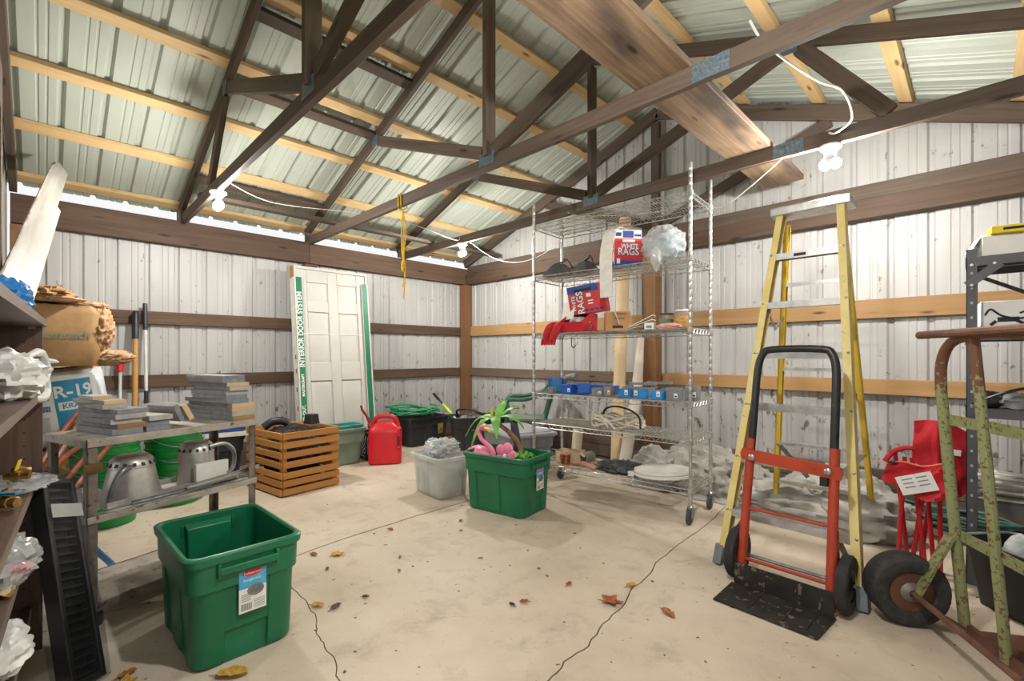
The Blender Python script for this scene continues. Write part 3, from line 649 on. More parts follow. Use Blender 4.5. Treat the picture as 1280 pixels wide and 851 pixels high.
BEND = {'tan': wood('pale_cut_end', '#d8bf9c', '#c4a680', knots=False, var=.1), 'brown': wood('brown_cut_end', '#a98358', '#90693f', knots=False, var=.1), 'grey': mat('grey_cut_end', '#8b9096', '#737880', rough=.7, sc=30), 'pale': mat('pale_grey_end', '#b5b2ac', '#a09c96', rough=.7, sc=30)}
ORD = ['bottom', 'second', 'third', 'fourth', 'fifth', 'sixth', 'seventh', 'eighth', 'ninth', 'tenth', 'eleventh', 'twelfth']
def board(x, y, z, wd, ln, th, rz_, face, end, label, tilt=0):
    o = thing('board_offcut', label, 'board', cw(x, y, z+th/2), 0, 'board offcuts on the steel cart', rot=(0, R(tilt), R(CROT+rz_)))
    obj('board', MB().bx(-wd/2, wd/2, -ln/2+.004, ln/2, -th/2, th/2), BGREY[face], o, .0015); obj('cut_end', MB().bx(-wd/2, wd/2, -ln/2, -ln/2+.004, -th/2, th/2), BEND[end], o)
    return o
Z0 = .8035
ENDNAME = {'tan': 'tan ended', 'brown': 'brown ended', 'grey': 'grey ended', 'pale': 'pale ended'}
def stack(specs, where, x0, y0, z=Z0):
    n = len(specs)
    for i, (dx, dy, wd, ln, th, rz_, face, end) in enumerate(specs):
        pos = 'topmost' if i == n-1 else ('lowest' if i == 0 else ORD[i]+' from bottom')
        board(x0+dx, y0+dy, z, wd, ln, th, rz_, face, end, f'{ENDNAME[end]} grey board, {pos}, {where}'); z += th+.0006
stack([(0, 0, .115, .33, .026, 0, 0, 'grey'), (.01, .0, .11, .33, .02, 2, 0, 'brown'), (.0, 0, .115, .32, .021, -1, 0, 'pale'), (.005, -.01, .115, .33, .021, 1, 0, 'pale'), (.012, -.005, .12, .32, .02, 3, 0, 'grey'), (-.015, .02, .09, .26, .019, -3, 1, 'pale'), (-.022, .035, .085, .25, .018, 4, 1, 'tan'), (-.03, .05, .07, .16, .016, -4, 2, 'tan')], 'low stack at the cart near end', -.222, -.01)
stack([(0, 0, .1, .3, .022, 0, 0, 'grey'), (.0, .01, .105, .3, .024, -2, 1, 'grey'), (.002, 0, .1, .31, .022, 2, 2, 'pale')], 'short middle cart stack', -.098, -.02)
board(-.012, -.05, Z0+.026, .024, .2, .085, 6, 1, 'grey', 'grey block tipped on edge beside the short middle stack of boards', -24)
board(.036, -.05, Z0+.026, .024, .2, .085, 2, 2, 'tan', 'tan edged block tipped on edge beside the tall board stack', -28)
stack([(0, .02, .12, .42, .022, 0, 0, 'brown'), (.01, .04, .12, .44, .022, -2, 0, 'pale'), (.015, .05, .12, .46, .022, -3, 0, 'tan'), (.02, .05, .12, .46, .021, -4, 0, 'tan'), (.0, .06, .12, .4, .022, -1, 0, 'grey'), (-.005, .02, .12, .3, .021, 1, 0, 'grey'), (.0, .03, .12, .32, .023, 0, 0, 'pale'), (.008, .02, .115, .34, .021, -1, 0, 'pale'), (.012, .05, .12, .36, .02, -2, 0, 'tan'), (-.005, .06, .12, .37, .021, -3, 0, 'grey'), (.0, .07, .12, .36, .016, -2, 1, 'grey')], 'tall cart stack', .3, .0)
# recessed lamp housings
CAN = mat('tinned_can_steel', '#d2d0ca', '#b0ada7', rough=.38, metal=.65, sc=10)
def can(label, x, y, r0, r1, h, rz_, white):
    t = thing('recessed_lamp_housing', label, 'lamp housing', cw(x, y, .4735), CROT+rz_, 'metal lamp housings on the cart')
    obj('plaster_frame', MB().bx(-.15, .15, -.1, .1, 0, .004).bx(-.15, .15, -.1, -.097, 0, .03).bx(-.15, .15, .097, .1, 0, .03), CAN, t)
    obj('can', MB().lathe([(r0, .004), (r0*.995, .02), (r1, h*.72), (r1*1.02, h*.725), (r1*1.02, h*.75), (r1*.92, h*.9), (r1*.7, h*.98), (r1*.3, h)], 28), CAN, t)
    vm = MB()
    for i in range(16): a = i*math.pi/8; c = Vector((r1*.97*math.cos(a), r1*.97*math.sin(a), h*.82)); vm.box(c, (.004, r1*.16, .022), Matrix.Rotation(a, 3, 'Z') @ Matrix.Rotation(R(-35), 3, 'Y'))
    obj('vent_slot', vm, mat('dark_vent', '#3a3a38', rough=.6), t, kind='stuff')
    return t
t = can('large tapered metal lamp housing at the near end of the cart shelf', -.13, 0, .115, .088, .21, 5, 0)
obj('flex_conduit', MB().tube(smooth([(-.05, -.08, .165), (-.095, -.1, .16), (-.13, -.1, .1), (-.14, -.09, .03)], 6), .011, 8), STEEL, t); obj('junction_box', MB().bx(-.21, -.15, -.06, .04, .0, .09), CAN, t, .003)
t = can('upright metal lamp housing with white junction box at the far end of the cart shelf', .17, 0.015, .085, .08, .225, -4, 1)
obj('junction_box', MB().bx(-.06, .1, -.125, -.1, .03, .12), WHITEP, t, .004); obj('flex_conduit', MB().tube(smooth([(.03, -.07, .195), (.1, -.08, .2), (.14, -.1, .15), (.13, -.11, .07), (.09, -.118, .05)], 6), .011, 8), STEEL, t)
single('mounting_bar', MB().bar(cw(-.2, -.16, .487), cw(.15, -.15, .489), .02, .008).bar(cw(-.2, -.16, .495), cw(.15, -.15, .497), .004, .014), STEEL, 'flat steel mounting bar lying along the front edge of the cart shelf', 'metal bar')
single('mounting_bar', MB().bar(cw(.02, -.168, .502), cw(.42, -.14, .52), .025, .006).bar(cw(.02, -.168, .51), cw(.42, -.14, .528), .004, .016), STEEL, 'steel mounting bar poking past the far post of the cart', 'metal bar')
single('tape_roll', MB().lathe([(.022, 0), (.035, 0), (.035, .025), (.022, .025), (.022, 0)], 18, cw(.31, -.06, .474), cap0=False, cap1=False), WHITEP, 'small white tape roll on the far end of the cart shelf', 'tape roll')
# buckets
GB = mat('bright_green_bucket', '#1a9042', '#147a36', rough=.35, sc=3)
def bucket0(name, x, y, z, label, grp):
    t = thing(name, label, 'bucket', (x, y, z), 0, grp)
    obj('pail', MB().lathe([(.155, 0), (.16, .004), (.18, .26), (.188, .262), (.188, .275), (.182, .28), (.184, .31), (.192, .312), (.192, .325), (.185, .33), (.187, .36), (.196, .362), (.196, .372), (.184, .372), (.182, .36), (.155, .012), (.02, .012)], 28), GB, t)
    a0 = R(-40); pts = [(.2*math.cos(a0+R(k*18)), .2*math.sin(a0+R(k*18)), .325-.105*math.sin(R(k*18))) for k in range(11)]
    obj('bail_handle', MB().tube(pts, .0035, 6), STEEL, t); return t
base_b = None
for nm, x, y, grp in (('near', -4.25, .31, 'stacked green buckets nearer the bookcase'), ('far', -4.5, .735, 'stacked green buckets nearer the crate')):
    for k in range(4):
        pos = ('lowest', 'second lowest', 'third lowest', 'topmost')[k]; lb = f'green bucket, {pos} in the nested stack ' + ('behind the red tubing' if nm == 'near' else 'behind the lamp housings')
        if base_b is None: base_b = b = bucket0('bucket', x, y, .001, lb, grp)
        else:
            b = copy_tree(base_b); b.location = (x, y, .001+k*.113); b['label'] = lb; b['group'] = grp
        b.rotation_euler = (0, 0, R((-62 if nm == 'near' else -48)+k*9))
# black tote with blue and white lids behind the cart
t = thing('black_tote', 'black tote with blue and white lids stacked on it behind the cart', 'storage tote', (-4.98, 1.05, .001), 80)
obj('body', tote_body(.6, .42, .42, ins=.01), BT, t)
obj('white_lid', MB().loft([rr(.3, .21, .05, .4215), rr(.315, .225, .05, .425), rr(.31, .22, .05, .46), rr(.28, .19, .05, .465)]), mat('off_white_lid', '#d4d0c8', '#bfbab0', rough=.5), t)
obj('blue_lid', MB().loft([rr(.29, .2, .05, .4655), rr(.3, .21, .05, .47), rr(.3, .21, .05, .51), rr(.27, .18, .05, .515)]), mat('blue_lid_plastic', '#2b4a94', '#22397a', rough=.4), t)
t = thing('red_toolbox', 'red plastic box with white lid on the blue lid behind the tall board stack', 'box', (-4.98, 1.05, .517), 80)
obj('box', MB().bx(-.2, .2, -.1, .1, 0, .15), mat('bright_red_plastic', '#cf2233', '#b71a2a', rough=.4), t, .01); obj('lid', MB().bx(-.19, .19, -.09, .09, .1505, .17), WHITEP, t, .006)
# ================================================================== chrome wire rack on casters
RC = (-2.089, 3.279); RR_ = 5
rk = thing('wire_rack', 'tall chrome wire rack on casters loaded with rag boxes and fittings', 'rack', (*RC, 0), RR_)
MR = Matrix.Translation((*RC, 0)) @ Matrix.Rotation(R(RR_), 4, 'Z')
def rw(u, v, z): return MR @ Vector((u, v, z))
ru, rv = .67, .215
LEV = [.231, .567, .823, 1.335, 1.826, 2.27]
for s in (-1, 1):
    for q in (-1, 1):
        x, y = s*ru, q*rv; pr = []; z = .12
        while z < 2.46: pr += [(.0128, z), (.0128, z+.048), (.0122, z+.0495)]; z += .051
        obj('post', MB().lathe(pr, 10, (x, y, 0)), CHROME, rk)
        c = obj('caster', MB().lathe([(.01, .1), (.022, .104), (.022, .118), (.01, .13)], 12, (x, y, 0)).bx(x-.019, x-.015, y-.03, y+.022, .045, .108).bx(x+.015, x+.019, y-.03, y+.022, .045, .108), STEEL, rk)
        obj('wheel', MB().lathe([(.012, -.016), (.04, -.013), (.048, -.01), (.05, 0), (.048, .01), (.04, .013), (.012, .016)], 20, (x, y-.02, .0505), Matrix.Rotation(R(90), 3, 'Y')), mat('grey_caster_rubber', '#4a4b4e', '#38393b', rough=.6), c)
for z in LEV:
    fr = MB()
    for q in (-1, 1):
        for dz in (0, -.034): fr.tube([(-ru, q*rv, z+dz), (ru, q*rv, z+dz)], .0042, 6)
        zz = [(-ru+.02+i*(2*ru-.04)/40, q*rv, z-(.034 if i % 2 else 0)) for i in range(41)]; fr.tube(zz, .003, 4)
    for s in (-1, 1):
        for dz in (0, -.034): fr.tube([(s*ru, -rv, z+dz), (s*ru, rv, z+dz)], .0042, 6)
        zz = [(s*ru, -rv+.02+i*(2*rv-.04)/12, z-(.034 if i % 2 else 0)) for i in range(13)]; fr.tube(zz, .003, 4)
        for q in (-1, 1): fr.lathe([(.0135, -.036), (.019, -.03), (.019, .004), (.0135, .008)], 10, (s*ru, q*rv, z))
    obj('shelf_frame', fr, CHROME, rk)
    dk = MB()
    for i in range(1, 54): x = -ru+i*2*ru/54; dk.tube([(x, -rv, z+.002), (x, rv, z+.002)], .0024, 4)
    for y in (-.11, 0, .11): dk.tube([(-ru, y, z-.002), (ru, y, z-.002)], .0032, 5)
    obj('shelf_wires', dk, CHROME, rk, kind='stuff')
# ---- second shelf from the top
S5, S4, S3, S2, S1 = [z+.0045 for z in LEV[4::-1]]
RAGR = mat('rag_box_red', '#d2353a', '#bf2a30', rough=.5, sc=4); RAGB = mat('rag_box_blue', '#2a4fa3', '#22438f', rough=.5, sc=4); NAVY = mat('navy_ink', '#1e3a86', rough=.5)
def rag_face(p, M_, wd, hg):
    """printed front: red field, blue bands, white and blue lettering; lies in local XZ, facing -Y"""
    def quad(n, x0, x1, z0, z1, m, d): q = obj(n, MB().bx(x0*wd/2, x1*wd/2, -d, -.0002, z0*hg, z1*hg), m, p, M=M_); return q
    quad('blue_band', -1, 1, 0, .17, RAGB, .0008); quad('blue_tab', -.4, .4, .78, .97, RAGB, .0012); quad('small_print', -.92, -.5, .82, .92, NAVY, .0008); quad('small_print', .45, .95, .82, .88, NAVY, .0008)
    quad('red_field', -1, 1, .17, .76, RAGR, .0006); quad('white_pill', -.42, .48, .66, .73, PAPER, .0012); quad('white_badge', -.85, -.6, .08, .22, PAPER, .0012)
    for body, sz, z, dx in (('WHITE', .17, .55, .05), ('RAGS', .27, .40, 0)):
        for m, ext, off_ in ((NAVY, .0012, .012*hg), (PAPER, .002, .0)):
            o = text(body, sz*hg, m, p, (0, 0, 0), ext=ext, bold=(.014*hg if m is NAVY else .004*hg), sx=1.0); o.matrix_basis = M_ @ Matrix.Translation((dx*wd, -.0008, z*hg)) @ Matrix.Rotation(R(90), 4, 'X') @ Matrix.Scale(.88 if body == 'RAGS' else .9, 4, (1, 0, 0))
def rag_box(name, label, loc, rot, wd, dp, hg):
    t = thing(name, label, 'box', loc, rot=rot)
    obj('carton', MB().bx(-wd/2, wd/2, -dp/2, dp/2, 0, hg), PAPER, t, .003)
    rag_face(t, Matrix.Translation((0, -dp/2-.0002, 0)), wd, hg)
    rag_face(t, Matrix.Translation((-wd/2-.0002, 0, 0)) @ Matrix.Rotation(R(-90), 4, 'Z'), dp, hg)
    return t
rag_box('rag_box', 'upright red, white and blue box of white rags on the second shelf from the top', rw(.09, -.04, S5), (0, 0, R(50)), .215, .2, .285)
# paper strip draped over the box front
c = rw(.05, -.16, 0); pts = [rw(.08, -.055, S5+.292), rw(.06, -.11, S5+.305), rw(.045, -.175, S5+.27), rw(.04, -.235, S5+.1), rw(.042, -.24, S5-.1), rw(.045, -.24, S5-.24)]
d = (rw(1, 0, 0)-rw(0, 0, 0))*.058; sm = smooth(pts, 6); n2 = rw(0, -1, 0)-rw(0, 0, 0)
single('rag_strip', MB().loft([[p-d*.9, p-d*.9+n2*.006+Vector((0, 0, .004)), p+n2*.016, p+d*.9+n2*.006+Vector((0, 0, .004)), p+d*.9, p+n2*.008] for p in sm]), mat('white_rag_cloth', '#e9e6e0', '#d9d5cd', rough=.9, sc=20), 'long white rag strip hanging down in front of the upright rag box', 'cloth')
t = thing('plastic_bag', 'clear bag of pale blue fittings hanging over the edge of the second rack shelf', 'plastic bag', rw(.44, -.12, S5+.125), 10)
obj('film', MB().blob((0, 0, 0), (.15, .13, .128), 5, .16, 2.0, 52, 32).blob((-.02, -.1, -.12), (.035, .03, .08), 9, .4, 4, 10, 8), CLEAR, t); obj('fittings', MB().blob((.02, .02, -.01), (.105, .085, .085), 12, .35, 3), mat('pale_blue_fittings', '#b7ced9', '#7f9aa8', rough=.5, sc=14), t)
DG = mat('dark_grey_enamel', '#5b5e61', '#424548', rough=.4, sc=8)
for k, (u, v, rz_, lb) in enumerate(((-.5, -.08, 20, 'dark grey metal lamp shade lying at the rack end of the second shelf'), (-.27, -.04, -15, 'dark grey metal lamp shade lying nearer the upright rag box'))):
    t = thing('lamp_shade', lb, 'lamp shade', rw(u, v, S5+.002), rz_)
    obj('shade', MB().loft([rr(.13, .09, .02, 0), rr(.125, .085, .02, .012), rr(.07, .04, .02, .085), rr(.05, .03, .015, .1)]), DG, t); obj('cord', MB().tube(smooth([(.02, 0, .1), (.05, .02, .15), (.1, .0, .1), (.14, -.02, .04)], 4), .005, 6), BLACKP, t); obj('bracket', MB().bar((-.06, 0, .1), (.06, 0, .13), .02, .008), DG, t)
# ---- third shelf
single('wall_tray', MB().bx(-.05, .05, -.06, .06, 0, .055), BLACKP, 'low black plastic tray at the rack end of the third shelf', 'tray', loc=rw(-.555, .06, S4), rot=(0, 0, R(5)), bevel=.006)
t = thing('parts_bin', 'red open front parts bin holding white fittings under the tilted rag box', 'bin', rw(-.29, -.085, S4), 8)
bp = [(-.1, .0), (.1, .0)]; mb = MB(); mb.bx(-.1, .1, -.12, .12, 0, .006)
for s in (-1, 1): mb.loft([[(s*.1, -.12, 0), (s*.1, .12, 0), (s*.104, .12, .16), (s*.104, .0, .16), (s*.106, -.145, .09)], [(s*.096, -.12, 0), (s*.096, .12, 0), (s*.1, .12, .16), (s*.1, .0, .16), (s*.102, -.145, .09)]])
mb.bx(-.1, .1, .116, .12, 0, .16); mb.loft([[(-.1, -.12, 0), (.1, -.12, 0), (.106, -.148, .08), (-.106, -.148, .08)], [(-.1, -.114, 0), (.1, -.114, 0), (.106, -.142, .08), (-.106, -.142, .08)]])
obj('bin', mb, MATS['bright_red_plastic'], t); obj('fittings', MB().blob((0, -.02, .06), (.086, .085, .06), 8, .45, 6, 22, 12, zmin=.008), mat('white_fittings', '#d8d6d2', '#77777a', rough=.5, sc=30), t)
rag_b = thing('rag_box', 'torn red and blue rag box lying tilted on the red parts bin', 'box', rw(-.25, .03, S4+.166), rot=(R(4), R(-8), R(26)))
rag_b.scale = (1.22, 1.22, 1.22)
obj('carton', MB().bx(-.125, .125, -.09, .09, 0, .195), RAGR, rag_b, .003); obj('blue_band', MB().bx(-.126, .085, -.0912, -.0895, .145, .194), RAGB, rag_b); obj('hand_slot', MB().bx(-.08, .04, -.0918, -.091, .153, .172), INK, rag_b, .0)
obj('torn_flap', MB().bar((-.127, -.05, .1), (-.15, -.1, -.02), .1, .004).bar((-.127, .02, .1), (-.14, .03, .0), .06, .004), PAPER, rag_b)
for body, sz, x, m, b_, e_ in (('RAGS', .062, -.045, NAVY, .003, .0012), ('RAGS', .062, -.045, PAPER, .0012, .0018), ('WHITE', .034, -.09, NAVY, .002, .0012), ('WHITE', .034, -.09, PAPER, .0006, .0018)):
    o = text(body, sz, m, rag_b, (0, 0, 0), ext=e_, bold=b_); o.matrix_basis = Matrix.Translation((x, -.0905, .085)) @ Matrix.Rotation(R(90), 4, 'Y') @ Matrix.Rotation(R(180), 4, 'X') @ Matrix.Rotation(R(90), 4, 'X') if 0 else Matrix.Translation((x, -.0905, .078)) @ Matrix.Rotation(R(90), 4, 'X') @ Matrix.Rotation(R(90), 4, 'Z')
obj('white_badge', MB().bx(.0, .03, -.0915, -.0895, .11, .135), PAPER, rag_b); obj('small_print', MB().bx(.005, .04, -.0915, -.0895, .06, .07).bx(.005, .04, -.0915, -.0895, .08, .088), PAPER, rag_b); obj('print_row', MB().bx(-.02, .0, -.0915, -.0895, .015, .03).bx(.015, .035, -.0915, -.0895, .015, .03).bx(.05, .07, -.0915, -.0895, .015, .03).bx(.08, .1, -.0915, -.0895, .015, .03), NAVY, rag_b)
t = thing('work_gloves', 'pair of red work gloves hanging over the third shelf edge beside the parts bin', 'gloves', rw(-.46, -.2, S4+.03), 5)
GLV = mat('red_glove_cloth', '#c8242e', '#a51a24', rough=.8, sc=20)
for k, dx in enumerate((-.035, .04)):
    g = obj('glove', MB().tube(smooth([(.1+dx*.3, .05, .03), (.03+dx, -.02, .03), (dx, -.05, -.02), (dx-.025, -.055, -.09)], 4), [.012, .018, .022, .026, .03, .032, .034, .034, .034, .033, .032, .03, .022], 9), GLV, t)
    for q in range(3): obj('finger', MB().tube([(dx-.05+q*.024, -.055, -.085), (dx-.062+q*.026, -.056, -.135)], [.013, .009], 7), GLV, g)
obj('cuff', MB().blob((.1, .03, .04), (.035, .03, .03), 4, .2, 3), BLACKP, t)
def printbox(name, label, cat, loc, rz_, wd, dp, hg, m, marks, flaps=False):
    t = thing(name, label, cat, loc, rz_); obj('carton', MB().bx(-wd/2, wd/2, -dp/2, dp/2, 0, hg), m, t, .002)
    for (n, x0, x1, z0, z1, mm) in marks: obj(n, MB().bx(x0*wd/2, x1*wd/2, -dp/2-.0008, -dp/2+.0005, z0*hg, z1*hg), mm, t)
    return t
cb = printbox('cardboard_box', 'small brown cardboard box with black print on the third rack shelf', 'box', rw(.045, -.07, S4), 38, .19, .15, .15, CARD, [('print_block', -.45, .4, .14, .28, INK), ('print_line', -.3, .5, .62, .66, INK), ('print_line', -.1, .7, .86, .9, INK)])
obj('flat_wrench', MB().bar((-.03, -.078, .16), (.01, -.08, .05), .022, .004), STEEL, cb)
for i in range(6): o = single('paint_paper', MB().box((0, 0, 0), (.2, .12, .004)), PAPER if i % 2 else CARD, 'flat %s card, %s in the slanted pile beside the small cardboard box' % ('white' if i % 2 else 'brown', ORD[i] if i else 'lowest'), 'card', 'slanted pile of cards', loc=rw(.24+.004*i, -.08, S4+.012+.011*i), rot=(0, R(-6-4*i), R(5+3*i)))
t = thing('small_carton', 'small white printed carton beside the slanted cards on the third shelf', 'box', rw(.345, -.13, S4), 12); obj('carton', MB().bx(-.035, .035, -.03, .03, 0, .05), PAPER, t, .002); obj('print_block', MB().bx(-.02, .02, -.0308, -.029, .01, .03), GREYINK, t)
def jar(label, u, v, r, h, fill, lidm):
    t = thing('jar', label, 'jar', rw(u, v, S4), 0)
    obj('glass', MB().lathe([(r*.9, 0), (r, .01), (r, h*.8), (r*.85, h*.88), (r*.85, h*.9)], 20), mat('clear_jar_plastic', '#eef2f0', rough=.08, alpha=.14), t)
    obj('contents', MB().lathe([(r*.84, .004), (r*.93, .012), (r*.93, h*.62), (r*.5, h*.66)], 16), fill, t); obj('lid', MB().lathe([(r*.9, h*.9), (r*.9, h), (r*.8, h*1.01)], 20), lidm, t)
jar('clear jar of green wire nuts with a black lid on the third rack shelf', .455, -.1, .052, .115, mat('green_nuts', '#1d7f5a', '#0d4a38', rough=.5, sc=60), BLACKP)
jar('clear jar of yellow wire nuts with a white lid on the third rack shelf', .578, -.1, .062, .135, mat('yellow_nuts', '#d8a41e', '#9a5a10', rough=.5, sc=50), WHITEP)
single('orange_bag', MB().blob((0, 0, .018), (.09, .04, .02), 6, .25, 3, zmin=0), mat('orange_film', '#e8876a', '#c8d0d0', rough=.3, sc=12), 'flat orange printed packet in front of the two jars', 'packet', loc=rw(.5, -.175, S4))
single('hook', MB().tube(smooth([(0, 0, 0), (0, 0, -.05), (.005, 0, -.075), (.025, 0, -.085), (.04, 0, -.065)], 5), .004, 6), BLACKP, 'black wire hook hanging under the third rack shelf', 'hook', loc=rw(-.29, -.21, LEV[3]-.038))
# ---- fourth shelf: electrical boxes
BLUE = mat('blue_electrical_plastic', '#2f8fd6', '#2478bd', rough=.4, sc=6); BLUE2 = mat('deep_blue_plastic', '#1f62c4', '#184fa6', rough=.4); BLUE3 = mat('slate_blue_plastic', '#3a78b4', '#2f669c', rough=.45); GBX = mat('grey_electrical_plastic', '#8c8f90', '#76797b', rough=.5)
def ebox(label, u, v, rz_, wd, dp, hg, m, z=S3, tilt=0, tagm=True):
    t = thing('electrical_box', label, 'electrical box', rw(u, v, z), rot=(R(tilt), 0, R(5+rz_)), group='electrical boxes on the fourth rack shelf'); th = .004
    mb = MB().bx(-wd/2, wd/2, -dp/2, dp/2, 0, th)
    for s in (-1, 1): mb.bx(s*wd/2, s*(wd/2-th), -dp/2, dp/2, th, hg).bx(-wd/2+th, wd/2-th, s*dp/2, s*(dp/2-th), th, hg)
    obj('shell', mb, m, t, .002); obj('nail_ear', MB().bx(-wd/2-.012, -wd/2, -.006, .006, hg*.2, hg*.32).bx(-wd/2-.012, -wd/2, -.006, .006, hg*.7, hg*.82), m, t)
    if tagm: s_ = obj('price_sticker', MB().bx(wd*.1, wd*.38, -dp/2-.0008, -dp/2, hg*.25, hg*.62), PAPER, t); obj('print', MB().bx(wd*.15, wd*.33, -dp/2-.0014, -dp/2-.0008, hg*.32, hg*.42), INK, s_)
    return t
ebox('tall slate blue electrical box at the rack end of the fourth shelf', -.54, -.05, 10, .13, .1, .125, BLUE3, tagm=False)
ebox('small plain grey electrical box in front of the tall slate blue box', -.52, -.16, 0, .055, .04, .05, GBX, tagm=False)
ebox('deep blue electrical box with a price sticker beside the tall slate blue box', -.36, -.13, -10, .1, .075, .08, BLUE2)
ebox('deep blue electrical box leaning sideways, nearer the grey round box', -.235, -.11, 40, .1, .07, .085, BLUE2, tilt=-24, tagm=False)
ebox('long low blue electrical box lying behind the deep blue ones', -.16, .07, 4, .26, .09, .07, BLUE2, tagm=False)
ebox('small grey electrical box beside the leaning blue one', -.1, -.11, 12, .09, .07, .06, GBX)
ebox('flat grey electrical box behind the bright blue round boxes', .17, .05, -8, .22, .12, .07, GBX)
ebox('tan grey electrical box with a sticker near the middle of the fourth shelf', -.01, -.1, -6, .07, .06, .075, mat('tan_grey_plastic', '#8f857a', '#786f66', rough=.5))
def rbox(label, u, v, z, tag_dx):
    t = thing('round_box', label, 'electrical box', rw(u, v, z), 5, 'round blue ceiling boxes')
    obj('shell', MB().lathe([(.046, 0), (.052, .004), (.054, .066), (.05, .066), (.047, .008), (.01, .008)], 20), BLUE, t); obj('mount_arm', MB().bar((-.05, 0, .058), (.1, .06, .085), .018, .006), GBX, t); g = obj('price_sticker', MB().bx(tag_dx-.013, tag_dx+.013, -.058, -.0555, .025, .062), PAPER, t)
    obj('print', MB().bx(tag_dx-.008, tag_dx+.008, -.0588, -.058, .035, .042), INK, g)
rbox('bright blue round ceiling box, first of three towards the corner post', .15, -.13, S3, .03); rbox('bright blue round ceiling box, middle of three on the fourth shelf', .28, -.135, S3, -.02); rbox('bright blue round ceiling box, last of three beside the grey boxes', .41, -.13, S3, .02)
ebox('square grey electrical box beside the third blue round box', .525, -.12, 0, .095, .085, .085, GBX); ebox('grey electrical box with a tall sticker at the ladder end of the fourth shelf', .625, -.04, 4, .09, .09, .1, GBX)
t = thing('conduit_elbow', 'grey plastic conduit elbow lying on the tall slate blue box', 'conduit fitting', rw(-.44, -.02, S3+.01), 5); obj('pipe', MB().tube(smooth([(-.06, .03, .02), (-.05, .0, .08), (.0, -.02, .125), (.07, -.03, .135)], 5), .024, 10), GBX, t); obj('collar', MB().tube([(.06, -.028, .133), (.1, -.035, .13)], .031, 10), GBX, t)
for k, (u0, u1, v, z) in enumerate(((.05, .3, .15, .09), (.2, .42, .16, .1))): single('conduit_bracket', MB().bar(rw(u0, v, S3+z), rw(u1, v-.07, S3+z+.01), .03, .02).bar(rw(u0, v, S3+z+.012), rw(u0+.05, v, S3+.0), .02, .02), GBX, 'grey bracket lying %s over the round blue boxes' % ('first' if k == 0 else 'second, nearer the ladder,'), 'bracket')
# ---- fifth shelf: cable coil
ROMEX = mat('off_white_sheathed_cable', '#d9d2c4', '#c6bdac', rough=.5, sc=8); pts = []
for i in range(110): a = i*.36; k = i/110; pts.append(rw(.02+(.2+.035*math.sin(i*.71))*math.cos(a), .0+(.125+.03*math.sin(i*1.3))*math.sin(a), S2+.012+.085*k+.012*math.sin(i*2.1)))
t = thing('cable_coil', 'coil of off white sheathed cable lying on the fifth rack shelf', 'cable coil', (0, 0, 0)); obj('coil', MB().tube(smooth(pts, 3), .0085, 6), ROMEX, t)
obj('loose_end', MB().tube(smooth([rw(-.14, -.1, S2+.1), rw(-.02, -.14, S2+.07), rw(.1, -.2, S2+.015)], 5), .009, 6).tube(smooth([rw(-.06, -.13, S2+.1), rw(-.02, -.15, S2+.06), rw(.02, -.17, S2+.015)], 5), .009, 6), ROMEX, t)
t = thing('black_cable', 'black cable arching over the off white cable coil', 'cable', (0, 0, 0)); obj('loop', MB().tube(smooth([rw(-.14, .05, S2+.02), rw(-.12, .02, S2+.12), rw(-.02, .0, S2+.165), rw(.12, -.02, S2+.15), rw(.22, -.05, S2+.1), rw(.25, -.09, S2+.02)], 6), .008, 7), BLACKP, t)
# ---- lowest shelf
t = thing('open_carton', 'open pale printed carton on the lowest rack shelf behind the copper spool', 'box', rw(-.42, -.02, S1), 20); mb = MB().bx(-.11, .11, -.08, .08, 0, .004)
for s in (-1, 1): mb.bx(s*.11, s*.107, -.08, .08, 0, .095).bx(-.11, .11, s*.08, s*.077, 0, .095)
obj('carton', mb, mat('pale_carton', '#d8c7a6', '#c4ae88', rough=.8, sc=6), t); obj('print_block', MB().bx(-.07, .02, -.0808, -.079, .02, .07), mat('carton_print', '#7d6a50', '#b8a27c', rough=.8, sc=40), t); obj('flap', MB().bar((.11, -.06, .095), (.15, -.06, .07), .1, .003), MATS['pale_carton'], t)
CU = mat('copper_wire', '#b5745a', '#8f523c', rough=.35, metal=.7, sc=40)
t = thing('wire_spool', 'small spool of copper wire standing on the lowest rack shelf', 'spool', rw(-.385, -.155, S1)); obj('flange', MB().lathe([(.048, 0), (.048, .008), (.02, .01)], 18), mat('salmon_plastic', '#d98a7c', '#c8766a', rough=.5), t); obj('winding', MB().lathe([(.038, .008), (.04, .05), (.038, .09)], 18), CU, t); obj('flange', MB().lathe([(.048, .09), (.048, .098), (.012, .1)], 18), MATS['salmon_plastic'], t)
single('pipe_end', MB().lathe([(.036, -.06), (.045, -.06), (.045, .06), (.036, .06), (.036, -.06)], 20, rw(-.28, .02, S1+.05), Matrix.Rotation(R(90), 3, 'X') , cap0=False, cap1=False), mat('grey_pipe_plastic', '#98948c', '#7e7a72', rough=.5), 'short grey pipe piece lying beside the open carton', 'pipe')
single('salmon_bundle', MB().tube(smooth([rw(-.3, -.14, S1+.02), rw(-.2, -.15, S1+.03), rw(-.08, -.18, S1+.022)], 4), [.012]*3+[.024]*5+[.01], 8), mat('salmon_film', '#cf9a84', '#a87a68', rough=.5, sc=14), 'salmon coloured wrapped bundle on the lowest rack shelf beside the copper spool', 'bundle')
single('dark_mesh_heap', MB().blob((0, 0, .03), (.2, .13, .05), 7, .3, 4, 40, 20, zmin=0), mat('dark_grey_mesh', '#55585a', '#303234', rough=.6, sc=30), 'flat heap of dark grey mesh next to the toilet seat on the lowest shelf', 'mesh', loc=rw(.1, -.06, S1), rot=(0, 0, R(10)))
